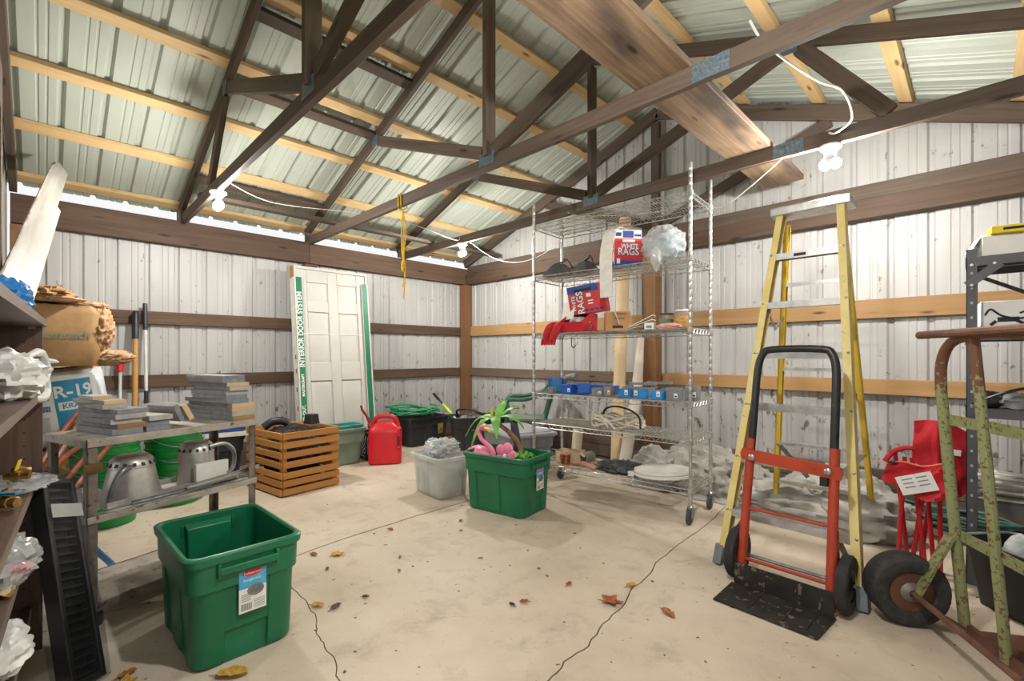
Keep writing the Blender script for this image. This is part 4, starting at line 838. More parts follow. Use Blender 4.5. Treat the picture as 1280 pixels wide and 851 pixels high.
t = thing('toilet_seat', 'white toilet seat with lid lying on the lowest rack shelf', 'toilet seat', rw(.42, -.09, S1+.005), rot=(R(2), R(-4), R(8)))
def oval(sx_, sy, z, n=28): return [(sx_*math.cos(2*math.pi*i/n)*(1 if math.cos(2*math.pi*i/n) > 0 else .92), sy*math.sin(2*math.pi*i/n), z) for i in range(n)]
obj('seat', MB().loft([oval(.215, .16, .03), oval(.225, .168, .036), oval(.225, .168, .05), oval(.215, .16, .055)]), WHITEP, t); obj('lid', MB().loft([oval(.212, .16, .057), oval(.22, .166, .062), oval(.218, .164, .075), oval(.18, .13, .082), oval(.1, .07, .085)]), WHITEP, t)
for s in (-1, 1): obj('hinge_bolt', MB().tube([(-.2, s*.07, .035), (-.2, s*.07, -.05)], .008, 8).bx(-.225, -.18, s*.07-.02, s*.07+.02, .025, .06).tube([(-.2, s*.07, -.02), (-.2, s*.07, -.035)], .018, 8), WHITEP, t)
# ---- leaning tubes behind the rack
TUBE = mat('cream_cardboard_tube', '#e0c9a4', '#d0b58c', rough=.8, sc=4)
t = thing('cardboard_tube', 'long cream cardboard tube leaning on the wall behind the rack', 'tube', (-2.66, 4.18, 0)); obj('tube', MB().tube([(0, 0, .01), (-.01, .19, 2.6)], .062, 18), TUBE, t)
t = thing('pale_tube', 'shorter pale tapered tube leaning beside the long cardboard tube', 'tube', (-2.5, 4.1, 0)); obj('tube', MB().tube([(-.03, 0, .01), (.02, .17, .75), (.03, .24, 1.33)], [.06, .058, .035], 16), mat('pale_tube_plastic', '#d9d2c6', '#c2b8a8', rough=.6, sc=5), t)
single('pipe_stub', MB().tube([(-3.05, 4.0, .0), (-3.05, 4.05, .36)], .055, 16), mat('cream_pipe', '#d8ccb8', '#c4b69e', rough=.6), 'short cream pipe standing behind the open carton near the wall', 'pipe')
# ---- plastic chair
CG = mat('dark_green_chair_plastic', '#2f5f50', '#274f43', rough=.45)
t = thing('plastic_chair', 'dark green plastic armchair beside the gable wall behind the grey tote', 'chair', (-3.78, 4.03, 0), 222)
obj('seat', MB().loft([rr(.22, .21, .05, .40), rr(.24, .23, .05, .41), rr(.24, .23, .05, .43), rr(.22, .21, .05, .435)]), mat('dusty_green_seat', '#7f8f7c', '#5d7464', rough=.7, sc=8), t)
for s in (-1, 1):
    obj('leg', MB().tube([(.22, s*.21, .42), (.25, s*.24, .01)], [.03, .022], 8), CG, t); obj('leg', MB().tube([(-.2, s*.2, .42), (-.26, s*.22, .01)], [.03, .022], 8), CG, t)
    obj('armrest', MB().tube(smooth([(.22, s*.22, .42), (.25, s*.25, .58), (.2, s*.26, .65), (.02, s*.26, .655), (-.2, s*.24, .72), (-.27, s*.2, .8)], 4), .024, 8), CG, t)
obj('back_rim', MB().tube(smooth([(-.21, -.2, .43), (-.27, -.21, .65), (-.31, -.17, .82), (-.32, 0, .86), (-.31, .17, .82), (-.27, .21, .65), (-.21, .2, .43)], 4), .02, 8), CG, t)
for k in range(6): y = -.14+k*.056; beam('back_slat', (-.22, y, .43), (-.31, y*.9, .85-.2*abs(y)), .034, .01, CG, t, (1, 0, 0))
# ================================================================== tarp, hose, skirt clutter along the gable wall
TARP = mat('grey_canvas_tarp', '#b3b0aa', '#94918b', rough=.75, sc=5, sp='#8a8278', spsc=14, spth=.66)
def tarp(name, label, x0, x1, y0, y1, h, seed, nx=150, ny=90, big=1.0):
    """crumpled cloth heap: ridged folds over a mound, edges down on the ground"""
    v = []; f = []
    for i in range(nx+1):
        for j in range(ny+1):
            a, b = i/nx, j/ny; e = min(1, 7*min(a, 1-a))*min(1, 5*min(b, 1-b)); p = Vector((a*(x1-x0), b*(y1-y0), seed))
            wp = Vector((noise.noise(p*2.2), noise.noise(p*2.2+Vector((9, 2, 1))), 0))*.28; q = p+wp; q2 = Vector((q.x*.8+q.y*.5, q.y*1.3-q.x*.3, seed))
            f1 = abs(noise.noise(q2*4.2)); f2 = abs(noise.noise(q*8.5+Vector((4, 4, 4)))); f3 = abs(noise.noise(q*17+Vector((1, 7, 4)))); m = .62+.7*noise.noise(p*2.1+Vector((2, 7, 3)))
            z = e*.55*(h*max(.12, m*big) - h*.9*f1*m - .14*f2 - .05*f3) + .012*f2
            x = x0+a*(x1-x0)+.08*noise.noise(p*3.5+Vector((5, 5, 5)))+.04*noise.noise(p*11); y = y0+b*(y1-y0)+.10*noise.noise(p*2.8+Vector((1, 8, 5)))+.03*noise.noise(p*11)
            v.append((x, min(y, 4.45), max(z, .004)))
    for i in range(nx):
        for j in range(ny): k = i*(ny+1)+j; f.append((k, k+ny+1, k+ny+2, k+1))
    mb = MB().add(v, f); rg = random.Random(int(seed*10))
    for k in range(9):
        q = (k+.5)/9; cx_ = x0+.18+(x1-x0-.36)*q; cy_ = min(y0+.2+.42*rg.random(), 4.22); rx, ry, rz_ = rg.uniform(.26, .38), rg.uniform(.15, .22), h*rg.uniform(.26, .48)
        mb.blob((cx_, cy_, rz_*.55), (rx, ry, rz_), seed+k*1.7, .24, 2.2, 64, 40, an=(.55, 1.1, 1.5), fine=.12, rot=Matrix.Rotation(rg.uniform(-.6, .6), 3, 'Z'), zmin=.004)
    mb.v = [(x, min(y, 4.45), z) for x, y, z in mb.v]
    return single(name, mb, TARP, label, 'tarp', ang=60)
tarp('canvas_tarp', 'crumpled pale grey tarp heaped along the wall behind the wire rack', -2.26, -1.25, 3.66, 4.40, .50, 3.1)
tarp('canvas_tarp', 'crumpled grey tarp spread on the ground behind the yellow ladder', -1.22, -.36, 3.56, 4.42, .46, 11.7)
TH = mat('teal_hose', '#4f7a74', '#3d625e', rough=.6, sc=8); pts = []
for i in range(90): a = i*.42; pts.append((-.2+(.38+.05*math.sin(i*.8))*math.cos(a), 4.2+(.15+.03*math.sin(i*1.1))*math.sin(a), .03+.10*i/90+.008*math.sin(i*1.9)))
single('old_hose', MB().tube(smooth(pts, 3), .011, 6), TH, 'faded teal hose coiled on the dirt below the gable wall', 'hose')
# ================================================================== yellow step ladder
LY = mat('yellow_fibreglass', '#e0c23e', '#cfae30', rough=.5, sc=5, sp='#8a7a3a', spsc=30, spth=.68); ALU = mat('brushed_aluminium', '#d3d4d3', '#b4b5b4', rough=.35, metal=.75, sc=20); LYF = mat('pale_yellow_rail_face', '#dccb8c', '#cdba70', rough=.6, sc=8, sp='#8f8050', spsc=40, spth=.66)
la = thing('step_ladder', 'tall yellow step ladder with aluminium steps standing open', 'ladder', (-.70, 3.15, 0), 0)
T = 2.0; FL, FR = (-.33, -.50), (.325, -.535); tl, tr = (-.165, .0), (.165, -.01)
def fpt(s, z): a, b = (FL, tl) if s < 0 else (FR, tr); k = z/T; return Vector((a[0]+(b[0]-a[0])*k, a[1]+(b[1]-a[1])*k, z))
RLb, RRb = (-.36, .57), (.235, .57); rtl, rtr = (-.15, .07), (.15, .06)
def rpt(s, z): a, b = (RLb, rtl) if s < 0 else (RRb, rtr); k = z/T; return Vector((a[0]+(b[0]-a[0])*k, a[1]+(b[1]-a[1])*k, z))
def channel(p0, p1, wd, dp, th, s):
    d = p1-p0; F = frame(d, (0, 1, 0)); mb = MB()   # F columns: along, x-ish, y-ish
    for (cy, cz, wy, wz) in ((0, 0, th, dp), (-s*wd/2, dp/2, wd, th), (-s*wd/2, -dp/2, wd, th)):
        mb.box((p0+p1)/2 + F @ Vector((0, cy*F.col[1].x*1 if 0 else cy, cz)), (d.length, wy, wz), F)
    return mb
for s in (-1, 1):
    p0, p1 = fpt(s, .09), fpt(s, T); d = (p1-p0); F = frame(d, (0, -1, 0))
    sx_ = 1 if F.col[1].x*s > 0 else -1
    mb = MB().box((p0+p1)/2, (d.length, .005, .072), F)
    for q in (-1, 1): mb.box((p0+p1)/2 + F @ Vector((0, -sx_*.016, q*.034)), (d.length, .036, .005), F)
    rl = obj('front_rail', mb, LYF, la); fc = MB().box((p0+p1)/2 + F @ Vector((0, -sx_*.016, .037)), (d.length, .036, .0015), F); obj('rail_face', fc, LYF, rl)
    ft = obj('foot', MB().bar(fpt(s, .0), fpt(s, .1), .045, .082, (0, -1, 0)), mat('grey_foot_shoe', '#7d848a', '#666c72', rough=.5), la, .004)
    rv_ = MB()
    for k in range(6):
        c = fpt(s, .3+k*.288)+Vector((s*.006, -.04, 0)); rv_.blob(c+Vector((-s*.014, -.0, 0)), (.007, .006, .007), 1, 0, 1, 8, 5)
    obj('rivets', rv_, STEEL, rl)
    p0, p1 = rpt(s, .0), rpt(s, T-.05); d = p1-p0; F = frame(d, (0, -1, 0)); mb = MB().box((p0+p1)/2, (d.length, .005, .045), F)
    for q in (-1, 1): mb.box((p0+p1)/2 + F @ Vector((0, -sx_*.012, q*.02)), (d.length, .028, .005), F)
    obj('rear_rail', mb, LY, la)
    obj('spreader', MB().bar(fpt(s, 1.42)+Vector((-s*.02, .02, 0)), (fpt(s, 1.36)+rpt(s, 1.36))/2+Vector((-s*.02, 0, -.05)), .004, .02).bar((fpt(s, 1.36)+rpt(s, 1.36))/2+Vector((-s*.02, 0, -.05)), rpt(s, 1.40)+Vector((-s*.02, 0, 0)), .004, .02), STEEL, la)
    obj('step_brace', MB().bar(fpt(s, .32)+Vector((-s*.12, .03, 0)), fpt(s, .09)+Vector((-s*.012, .02, 0)), .006, .028), STEEL, la); obj('rear_brace', MB().bar(rpt(s, .55)+Vector((-s*.015, -.02, 0)), rpt(s, .33)+Vector((-s*.2, 0, 0)), .006, .028), STEEL, la)
for k in range(6):
    z = .30+k*.288; a, b = fpt(-1, z), fpt(1, z); a += Vector((.004, .0, 0)); b += Vector((-.004, .0, 0)); mb = MB()
    mb.bar(a+Vector((0, 0, .0)), b, .078, .004).bar(a+Vector((0, -.037, -.016)), b+Vector((0, -.037, -.016)), .004, .034).bar(a+Vector((0, .037, -.014)), b+Vector((0, .037, -.014)), .004, .03)
    for q in range(-3, 4): mb.bar(a+Vector((0, q*.01, .003)), b+Vector((0, q*.01, .003)), .004, .003)
    obj('step', mb, ALU, la)
    if k == 5: obj('spirit_label', MB().bar((a+b)/2+Vector((-.06, -.0395, -.015)), (a+b)/2+Vector((.0, -.0395, -.015)), .001, .016), INK, la)
for z in (.28, .56, 1.07, 1.60): a, b = rpt(-1, z), rpt(1, z); obj('rear_bar', MB().bar(a, b, .03, .004).bar(a+Vector((0, -.014, -.01)), b+Vector((0, -.014, -.01)), .003, .022), ALU, la)
obj('top_cap', MB().loft([[(-.2, -.055, T-.02), (.2, -.065, T-.02), (.2, .11, T-.02), (-.2, .12, T-.02)], [(-.2, -.055, T+.03), (.2, -.065, T+.03), (.2, .11, T+.03), (-.2, .12, T+.03)]]), ALU, la, .006)
lt = text('LADDER', .03, INK, la, (0, -.0605, T+.006), (R(90), 0, R(-1.4))) if 0 else None
# ================================================================== red hand truck
RT = mat('worn_red_paint', '#b44228', '#9a3620', rough=.5, sc=6, sp='#5a3a2c', spsc=45, spth=.66)
ht = thing('hand_truck', 'red hand truck with a black loop handle standing before the ladder', 'hand truck', (-.667, 2.45, 0), -3)
lean = lambda z: .02+z*.165
hw = .193
for s in (-1, 1): obj('frame_tube', MB().tube([(s*hw, lean(.02), .02), (s*hw*.95, lean(.72), .72)], .0215, 12), RT, ht)
lp = [(-hw*.94, lean(.60), .60), (-hw*.92, lean(.95), .95), (-hw*.9, lean(1.08), 1.08), (-hw*.8, lean(1.155), 1.155), (-hw*.55, lean(1.18), 1.18), (hw*.55, lean(1.18), 1.18), (hw*.8, lean(1.155), 1.155), (hw*.9, lean(1.08), 1.08), (hw*.92, lean(.95), .95), (hw*.94, lean(.60), .60)]
obj('loop_handle', MB().tube([lp[0]]+smooth(lp[1:-1], 5)+[lp[-1]], .0185, 12), BLACKM, ht)
cb_ = obj('cross_bar', MB().loft([[(-hw-.03, lean(.64)-.03+dy, .645), (-hw-.022, lean(.64)-.03+dy, .615), (hw+.022, lean(.64)-.03+dy, .585), (hw+.03, lean(.64)-.03+dy, .62), (hw+.02, lean(.64)-.03+dy, .645), (-hw-.02, lean(.64)-.03+dy, .672)] for dy in (0, .012)]), RT, ht)
for s in (-1, 1): obj('bolt', MB().lathe([(.016, 0), (.016, .006), (.008, .011)], 8, (s*hw*.86, lean(.64)-.031, .632 if s < 0 else .618), Matrix.Rotation(R(90), 3, 'X')), STEEL, cb_)
obj('latch_block', MB().bx(hw*.7, hw*.86, lean(.58)-.03, lean(.58), .55, .59), BLACKP, ht)
for z, r in ((.375, .008), (.13, .009)): obj('cross_rod', MB().tube([(-hw, lean(z), z), (hw, lean(z), z)], r, 8), RT, ht)
obj('axle', MB().tube([(-.27, .10, .128), (.27, .10, .128)], .009, 8), STEEL, ht)
for s in (-1, 1):
    w_ = obj('wheel', MB().lathe([(.07, -.02), (.11, -.024), (.122, -.02), (.127, -.01), (.127, .01), (.122, .02), (.11, .024), (.07, .02)], 30, (s*.238, .10, .128), Matrix.Rotation(R(90), 3, 'Y'), cap0=False, cap1=False), RUBBER, ht)
    obj('hub', MB().lathe([(.072, -.016), (.03, -.02), (.02, -.026), (.02, .026), (.03, .02), (.072, .016)], 20, (s*.238, .10, .128), Matrix.Rotation(R(90), 3, 'Y')), BLACKM, w_)
    gm = MB()
    for q in (-.012, -.004, .004, .012): gm.tube([(s*.238+q, .10+.1275*math.cos(R(12*i)), .128+.1275*math.sin(R(12*i))) for i in range(30)], .0014, 4, closed=True)
    obj('tread_rib', gm, RUBBER, w_)
    obj('wheel_bracket', MB().loft([[(s*(hw+.012)+dx, lean(.3)+.012, .30), (s*(hw+.012)+dx, .08, .10), (s*(hw+.012)+dx, .125, .115), (s*(hw+.012)+dx, lean(.36)+.02, .36)] for dx in (-.003, .003)]), RT, ht)
TOE = mat('worn_black_toe_plate', '#37342f', '#25221f', rough=.6, metal=.3, sc=9, sp='#7a6a58', spsc=22, spth=.6)
obj('toe_plate', MB().loft([[(-hw-.03, -.005, .005), (hw+.03, -.005, .005), (hw+.02, -.235, .004), (-hw-.02, -.235, .004)], [(-hw-.03, -.005, .011), (hw+.03, -.005, .011), (hw+.02, -.235, .009), (-hw-.02, -.235, .009)]]), TOE, ht)
obj('back_plate', MB().bx(-hw-.02, hw+.02, -.004, .003, .006, .115), TOE, ht)
for x in (-.07, .07, .16): obj('weld_rib', MB().bx(x-.004, x+.004, -.2, -.01, .0095, .0125).bx(x-.004, x+.004, -.007, -.003, .01, .11), TOE, ht)
# ================================================================== green rusty hand truck
OG = mat('chipped_olive_green_paint', '#868c60', '#737950', rough=.55, sc=7, sp='#63422c', spsc=55, spth=.54); RUST = mat('brown_rust', '#6e4a36', '#52352a', rough=.8, sc=14, bump=.3)
def mk_half():
    m, t, b = nt('green_paint_rusting_at_top'); tc = nd(t, 'ShaderNodeTexCoord'); sx_ = nd(t, 'ShaderNodeSeparateXYZ'); t.links.new(tc.outputs['Object'], sx_.inputs[0])
    n = nd(t, 'ShaderNodeTexNoise', Scale=55.0, Detail=4.0, Roughness=.65); t.links.new(tc.outputs['Object'], n.inputs['Vector'])
    mr = nd(t, 'ShaderNodeMapRange'); mr.inputs[1].default_value = .95; mr.inputs[2].default_value = 1.22; mr.inputs[3].default_value = 0; mr.inputs[4].default_value = .35; t.links.new(sx_.outputs[2], mr.inputs[0])
    ad = nd(t, 'ShaderNodeMath', operation='ADD'); t.links.new(n.outputs['Fac'], ad.inputs[0]); t.links.new(mr.outputs[0], ad.inputs[1])
    f = ramp(t, ad.outputs[0], [(.55, (0, 0, 0, 1)), (.60, (1, 1, 1, 1))]); t.links.new(mixc(t, f, hx('#868c60'), hx('#6b4632')), b.inputs['Base Color']); b.inputs['Roughness'].default_value = .6; return m
OGR = mk_half()
gt = thing('hand_truck', 'old olive green rusty hand truck with a fat black tyre', 'hand truck', (.112, 2.434, 0), -58)
ly = lambda z: -.085*z
HB = .3
arch = [(-HB, ly(.02), .02), (-HB, ly(.5), .5), (-HB-.0, ly(.95), .95)] + smooth([(-HB, ly(1.0), 1.0), (-HB*.93, ly(1.12), 1.12), (-HB*.7, ly(1.2), 1.2), (-HB*.3, ly(1.225), 1.225), (0, ly(1.23), 1.23), (HB*.3, ly(1.225), 1.225), (HB*.7, ly(1.2), 1.2), (HB*.93, ly(1.12), 1.12), (HB, ly(1.0), 1.0)], 4) + [(HB, ly(.5), .5), (HB, ly(.02), .02)]
obj('arch_tube', MB().tube(arch, .0195, 12), OGR, gt)
for x in (-.085,): obj('strut', MB().bar((x, ly(.02), .02), (x, ly(1.215), 1.215), .012, .036, (1, 0, 0)) if 0 else MB().tube([(x, ly(.02), .02), (x, ly(1.215), 1.215)], .0175, 10), OGR, gt)
for z in (.885, .41): obj('cross_strap', MB().bar((-HB, ly(z)+.012, z), (HB, ly(z)+.012, z), .008, .042), OG, gt)
obj('top_handle', MB().tube([(-HB-.04, ly(1.24)-.035, 1.235), (HB+.04, ly(1.24)-.035, 1.235)], .0165, 10), RUST, gt)
obj('axle', MB().tube([(-.37, -.185, .148), (.43, -.185, .148)], .012, 10), RUST, gt)
for s in (-1, 1):
    cx_ = s*.355 if s < 0 else .45
    w_ = obj('wheel', MB().lathe([(.078, -.02), (.08, -.044), (.09, -.054), (.12, -.06), (.138, -.055), (.146, -.042), (.147, 0), (.146, .042), (.138, .055), (.12, .06), (.09, .054), (.08, .044), (.078, .02)], 36, (cx_, -.185, .148), Matrix.Rotation(R(90), 3, 'Y'), cap0=False, cap1=False), RUBBER, gt)
    obj('rim', MB().lathe([(.081, -.046), (.074, -.044), (.066, -.022), (.02, -.018), (.02, .018), (.066, .022), (.074, .044), (.081, .046)], 24, (cx_, -.185, .148), Matrix.Rotation(R(90), 3, 'Y')), RUST, w_)
    obj('hub', MB().lathe([(.05, -.02), (.046, -.042), (.03, -.056), (.016, -.062), (.016, .062), (.03, .056), (.046, .042), (.05, .02)], 18, (cx_, -.185, .148), Matrix.Rotation(R(90), 3, 'Y')), mat('greasy_hub_steel', '#8d867c', '#6a6058', rough=.4, metal=.6, sc=20), w_)
    obj('side_brace', MB().bar((s*(HB-.01), -.178, .15), (s*HB, ly(.4)-.02, .40), .012, .05, (1, 0, 0)), OG, gt)
    obj('axle_strap', MB().bar((s*(HB-.04), -.18, .135), (s*HB*.96, .01, .02), .03, .008), RUST, gt)
obj('toe_plate', MB().bx(-HB-.02, HB+.04, .012, .21, .004, .012), RUST, gt); obj('toe_lip', MB().bx(-HB-.02, HB+.04, -.006, .014, .004, .05), RUST, gt)
# ================================================================== red folded camp chair
RF = mat('red_polyester', '#c9202c', '#ad1a24', rough=.75, sc=14); RTB = mat('red_enamel_tube', '#c81e2a', '#b01822', rough=.35); ORP = mat('orange_piping', '#e86a4a', rough=.7)
ch = thing('folded_camp_chair', 'bright red folded camp chair standing upright with a white care tag', 'chair', (-.235, 3.31, 0), 0)
for k, (x0, y0, x1, y1) in enumerate(((-.085, -.04, -.06, .0), (-.05, .05, -.1, -.02), (-.03, -.05, .045, .0), (.03, -.06, -.03, -.0), (.055, .04, .02, .02), (.085, -.03, .08, -.01), (.0, .06, .06, .03))):
    obj('leg_tube', MB().tube([(x0, y0, .02), (x1, y1, .6+.03*(k % 3))], .0105, 8), RTB, ch)
for x, y in ((-.085, -.04), (.03, -.06), (.085, -.03), (-.05, .05), (.055, .04)): obj('foot_hub', MB().lathe([(.02, .001), (.022, .01), (.014, .03)], 10, (x, y, 0)), BLACKP, ch)
def drape(pts_top, pts_bot, m, nm, par, th=.006, n=10):
    """a cloth strip between two edge lines, sagging and creased"""
    tp_, bt = smooth(pts_top, 4), smooth(pts_bot, 4); loops = []
    for a, b in zip(tp_, bt):
        ring = []
        for i in range(n+1): q = i/n; p = a+(b-a)*q; p = p+Vector((0, .012*math.sin(q*9+a.x*40), .0)); ring.append(p)
        loops.append(ring + [p+Vector((0, th, 0)) for p in ring[::-1]])
    return obj(nm, MB().loft(loops), m, par)
V = Vector
drape([(-.13, -.07, .56), (-.06, -.1, .585), (.02, -.11, .575), (.1, -.1, .6), (.14, -.02, .6)], [(-.155, -.06, .47), (-.07, -.11, .455), (.02, -.13, .41), (.11, -.12, .43), (.15, -.02, .46)], RF, 'front_fabric', ch)
drape([(-.02, -.01, .80), (.04, -.03, .81), (.12, .0, .80), (.2, .05, .74)], [(-.03, -.02, .58), (.04, -.04, .56), (.12, -.02, .55), (.18, .04, .52)], RF, 'back_fabric', ch)
drape([(.045, -.04, .79), (.07, -.08, .78), (.085, -.06, .76)], [(.05, -.05, .55), (.075, -.1, .53), (.09, -.07, .52)], RF, 'fabric_fold', ch)
drape([(.12, -.03, .62), (.16, .0, .63), (.2, .06, .6)], [(.1, -.03, .44), (.15, .0, .42), (.19, .06, .45)], RF, 'side_fabric', ch)
obj('armrest_strap', MB().tube(smooth([(-.14, -.05, .57), (-.1, -.03, .63), (-.03, -.02, .655), (.0, .0, .60)], 4), .013, 6), RF, ch)
obj('piping', MB().tube(smooth([(-.13, -.075, .565), (-.06, -.106, .59), (.02, -.117, .58), (.1, -.107, .605)], 4), .005, 6).tube(smooth([(.1, -.107, .605), (.135, -.11, .52), (.115, -.128, .43)], 4), .005, 6), ORP, ch)
for x in (-.1, -.035, .07): obj('corner_hub', MB().blob((x, -.09, .578), (.026, .02, .008), 1, .05, 2, 10, 6), BLACKP, ch)
tg = obj('care_tag', MB().box((.0, -.152, .495), (.15, .001, .095), Matrix.Rotation(R(-22), 3, 'Y')), PAPER, ch)
tm = MB()
for k in range(6): tm.box(V((.0, -.1529, .495)) + Matrix.Rotation(R(-22), 3, 'Y') @ V((-.03+.06*(k % 2), 0, .028-.02*(k//2))), (.045, .0008, .006), Matrix.Rotation(R(-22), 3, 'Y'))
obj('tag_print', tm, GREYINK, tg); obj('white_band', MB().bar((.1, -.04, .66), (.16, .0, .65), .004, .03), PAPER, ch)
# ================================================================== grey steel shelf
GS = mat('dark_grey_shelf_steel', '#55585c', '#484b4f', rough=.5, sc=5)
sf = thing('steel_shelf', 'dark grey slotted steel shelf unit beside the gable wall', 'shelf unit', (-.055, 3.285, 0))
SWd, SD = .82, .42
for x in (0, SWd):
    for y in (0, SD):
        s = 1 if x == 0 else -1; q = 1 if y == 0 else -1
        obj('upright', MB().bx(x, x+s*.04, y, y+q*.003, .004, 1.68).bx(x, x+s*.003, y, y+q*.04, .004, 1.68), GS, sf)
        hm = MB()
        for k in range(22): hm.box((x+s*.02, y-q*.0004, .08+k*.074), (.009, .001, .013))
        obj('slot', hm, mat('slot_shadow', '#2c2d2f', rough=.8) if y else mat('pale_slot', '#b7b6b0', rough=.6), sf, kind='stuff')
SZ = (.10, .43, .885, 1.27, 1.64)
for z in SZ:
    obj('shelf', MB().bx(.004, SWd-.004, .004, SD-.004, z-.002, z+.001).bx(.003, SWd-.003, -.003, .0, z-.045, z).bx(.003, SWd-.003, SD, SD+.003, z-.045, z).bx(-.003, 0, .0, SD, z-.045, z).bx(SWd, SWd+.003, .0, SD, z-.045, z), GS, sf)
for a, b in (((.003, -.005, 1.50), (.12, -.005, 1.60)), ((.003, -.005, .22), (.14, -.005, .07))): obj('gusset', MB().bar(a, b, .003, .04), GS, sf)
obj('back_brace', MB().bar((.03, SD+.006, 1.6), (.7, SD+.006, 1.2), .003, .02).bar((.03, SD+.006, .8), (.7, SD+.006, 1.25), .003, .02), GS, sf)
for x, z in ((.02, 1.60), (.02, 1.50), (.1, 1.6), (.02, .9), (.02, .2)): obj('bolt', MB().lathe([(.008, 0), (.006, .005)], 8, (x, -.004, z), Matrix.Rotation(R(90), 3, 'X')), STEEL, sf)
def sw(x, y, z): return Vector((-.055+x, 3.285+y, z))
t = thing('white_carton', 'white open carton on top of the grey steel shelf', 'box', sw(.13, .1, 1.6415), 12); obj('carton', MB().bx(-.09, .09, -.07, .07, 0, .1), PAPER, t, .003); obj('flap', MB().bar((-.09, 0, .1), (-.13, 0, .03), .13, .003), PAPER, t)
t = thing('yellow_box', 'flat yellow box with black print lying over the white carton on the grey shelf', 'box', sw(.19, .06, 1.743), 8); obj('carton', MB().bx(-.11, .11, -.06, .06, 0, .035), mat('yellow_card', '#e6cf2e', '#d8bf20', rough=.6), t, .002); obj('print_line', MB().bx(-.07, .05, -.0608, -.0595, .012, .024), INK, t)
single('tan_packet', MB().blob((0, 0, .035), (.07, .05, .035), 3, .2, 3, zmin=0), mat('tan_film', '#c9b596', '#a8906c', rough=.4, sc=12), 'tan wrapped packet on top of the grey steel shelf under the yellow box', 'packet', loc=sw(.31, .05, 1.642)); single('tan_packet', MB().blob((0, 0, .05), (.09, .06, .05), 6, .2, 3, zmin=0), MATS['tan_film'], 'larger tan wrapped packet at the frame edge of the grey shelf top', 'packet', loc=sw(.5, .08, 1.642))
t = printbox('picture_box', 'white product box with a black tool picture on the grey shelf', 'box', sw(.18, .18, 1.2715), 4, .27, .18, .15, PAPER, [('spec_panel', .62, .9, .5, .9, INK), ('spec_panel', .62, .9, .2, .42, INK)])
obj('product_picture', MB().tube(smooth([(-.12, -.0915, .08), (-.1, -.0915, .11), (-.06, -.0915, .075), (.0, -.0915, .06), (.05, -.0915, .08), (.055, -.0915, .11), (.0, -.0915, .085)], 4), .005, 6).bx(-.075, .0, -.092, -.0902, .045, .068).bar((-.08, -.091, .05), (-.1, -.091, .03), .002, .014).bar((-.01, -.091, .05), (.02, -.091, .03), .002, .014), INK, t)
single('teal_strip', MB().bx(-.008, .008, -.01, .01, 0, .3), mat('pale_teal_plastic', '#7fb5b0', '#5f9a96', rough=.4), 'pale teal plastic strip standing on the grey shelf beside the picture box', 'strip', loc=sw(.35, .1, 1.2715))
for k, (x, m, lb) in enumerate(((.08, BLACKP, 'black tool part lying on the grey shelf behind the olive hand truck'), (.17, GBX, 'grey fitting on the grey shelf next to the black tool part'), (.30, CLEAR, 'clear bag of white parts on the middle of the grey shelf'), (.46, WBAG, 'white bag of parts at the frame edge of the grey shelf'))):
    t = thing('spare_part', lb, 'part', sw(x, .1, .8865), k*40); obj('part', MB().blob((0, 0, .03), (.06, .05, .045), 50+k, .35, 4, zmin=0), m, t)
single('loose_cable', MB().tube(smooth([sw(.0, .02, .89), sw(.06, -.02, .93), sw(.16, .0, .98), sw(.3, .05, 1.02), sw(.4, .1, 1.06)], 5), .007, 6), BLACKP, 'dark cord slanting up across the middle of the grey shelf', 'cable')
for k in range(9): single('white_trim_strip', MB().bar(sw(.03+.012*(k % 3), .06+.09*(k % 3), .438+.013*k), sw(.75+.01*k, .05+.1*((k+1) % 3), .438+.013*k+.004), .06, .009), WHITEP if k % 3 else mat('dusty_white_trim', '#c9c4ba', '#a8a296', rough=.6, sc=9), 'white trim strip, %s in the pile on the low grey shelf' % ('lowest' if k == 0 else 'topmost' if k == 8 else ORD[k]+' from the bottom'), 'trim strip', 'white trim strips on the grey shelf')
t = thing('black_bin', 'black bin with a green striped bag beside the foot of the grey shelf', 'bin', (.14, 3.08, .001), -40)
obj('body', MB().loft([rr(.12, .1, .03, 0), rr(.16, .13, .03, .3), rr(.165, .135, .03, .3), rr(.15, .12, .03, .3), rr(.11, .09, .03, .01)]), BLACKP, t); obj('rim_cord', MB().tube([p for p in rr(.163, .133, .03, .3)], .007, 6, closed=True), GBX, t)
t = thing('striped_bag', 'white and grey bag with a green stripe in the black bin', 'bag', (.14, 3.08, .02), -40); obj('bag', MB().blob((0, 0, .16), (.095, .08, .16), 14, .15, 2, zmin=0), mat('white_grey_bag', '#d8dad8', '#8f9496', rough=.4, sc=8), t); obj('green_stripe', MB().bar((-.09, -.03, .16), (.05, -.085, .2), .01, .02), mat('green_stripe_print', '#2c9a4a', rough=.5), t)
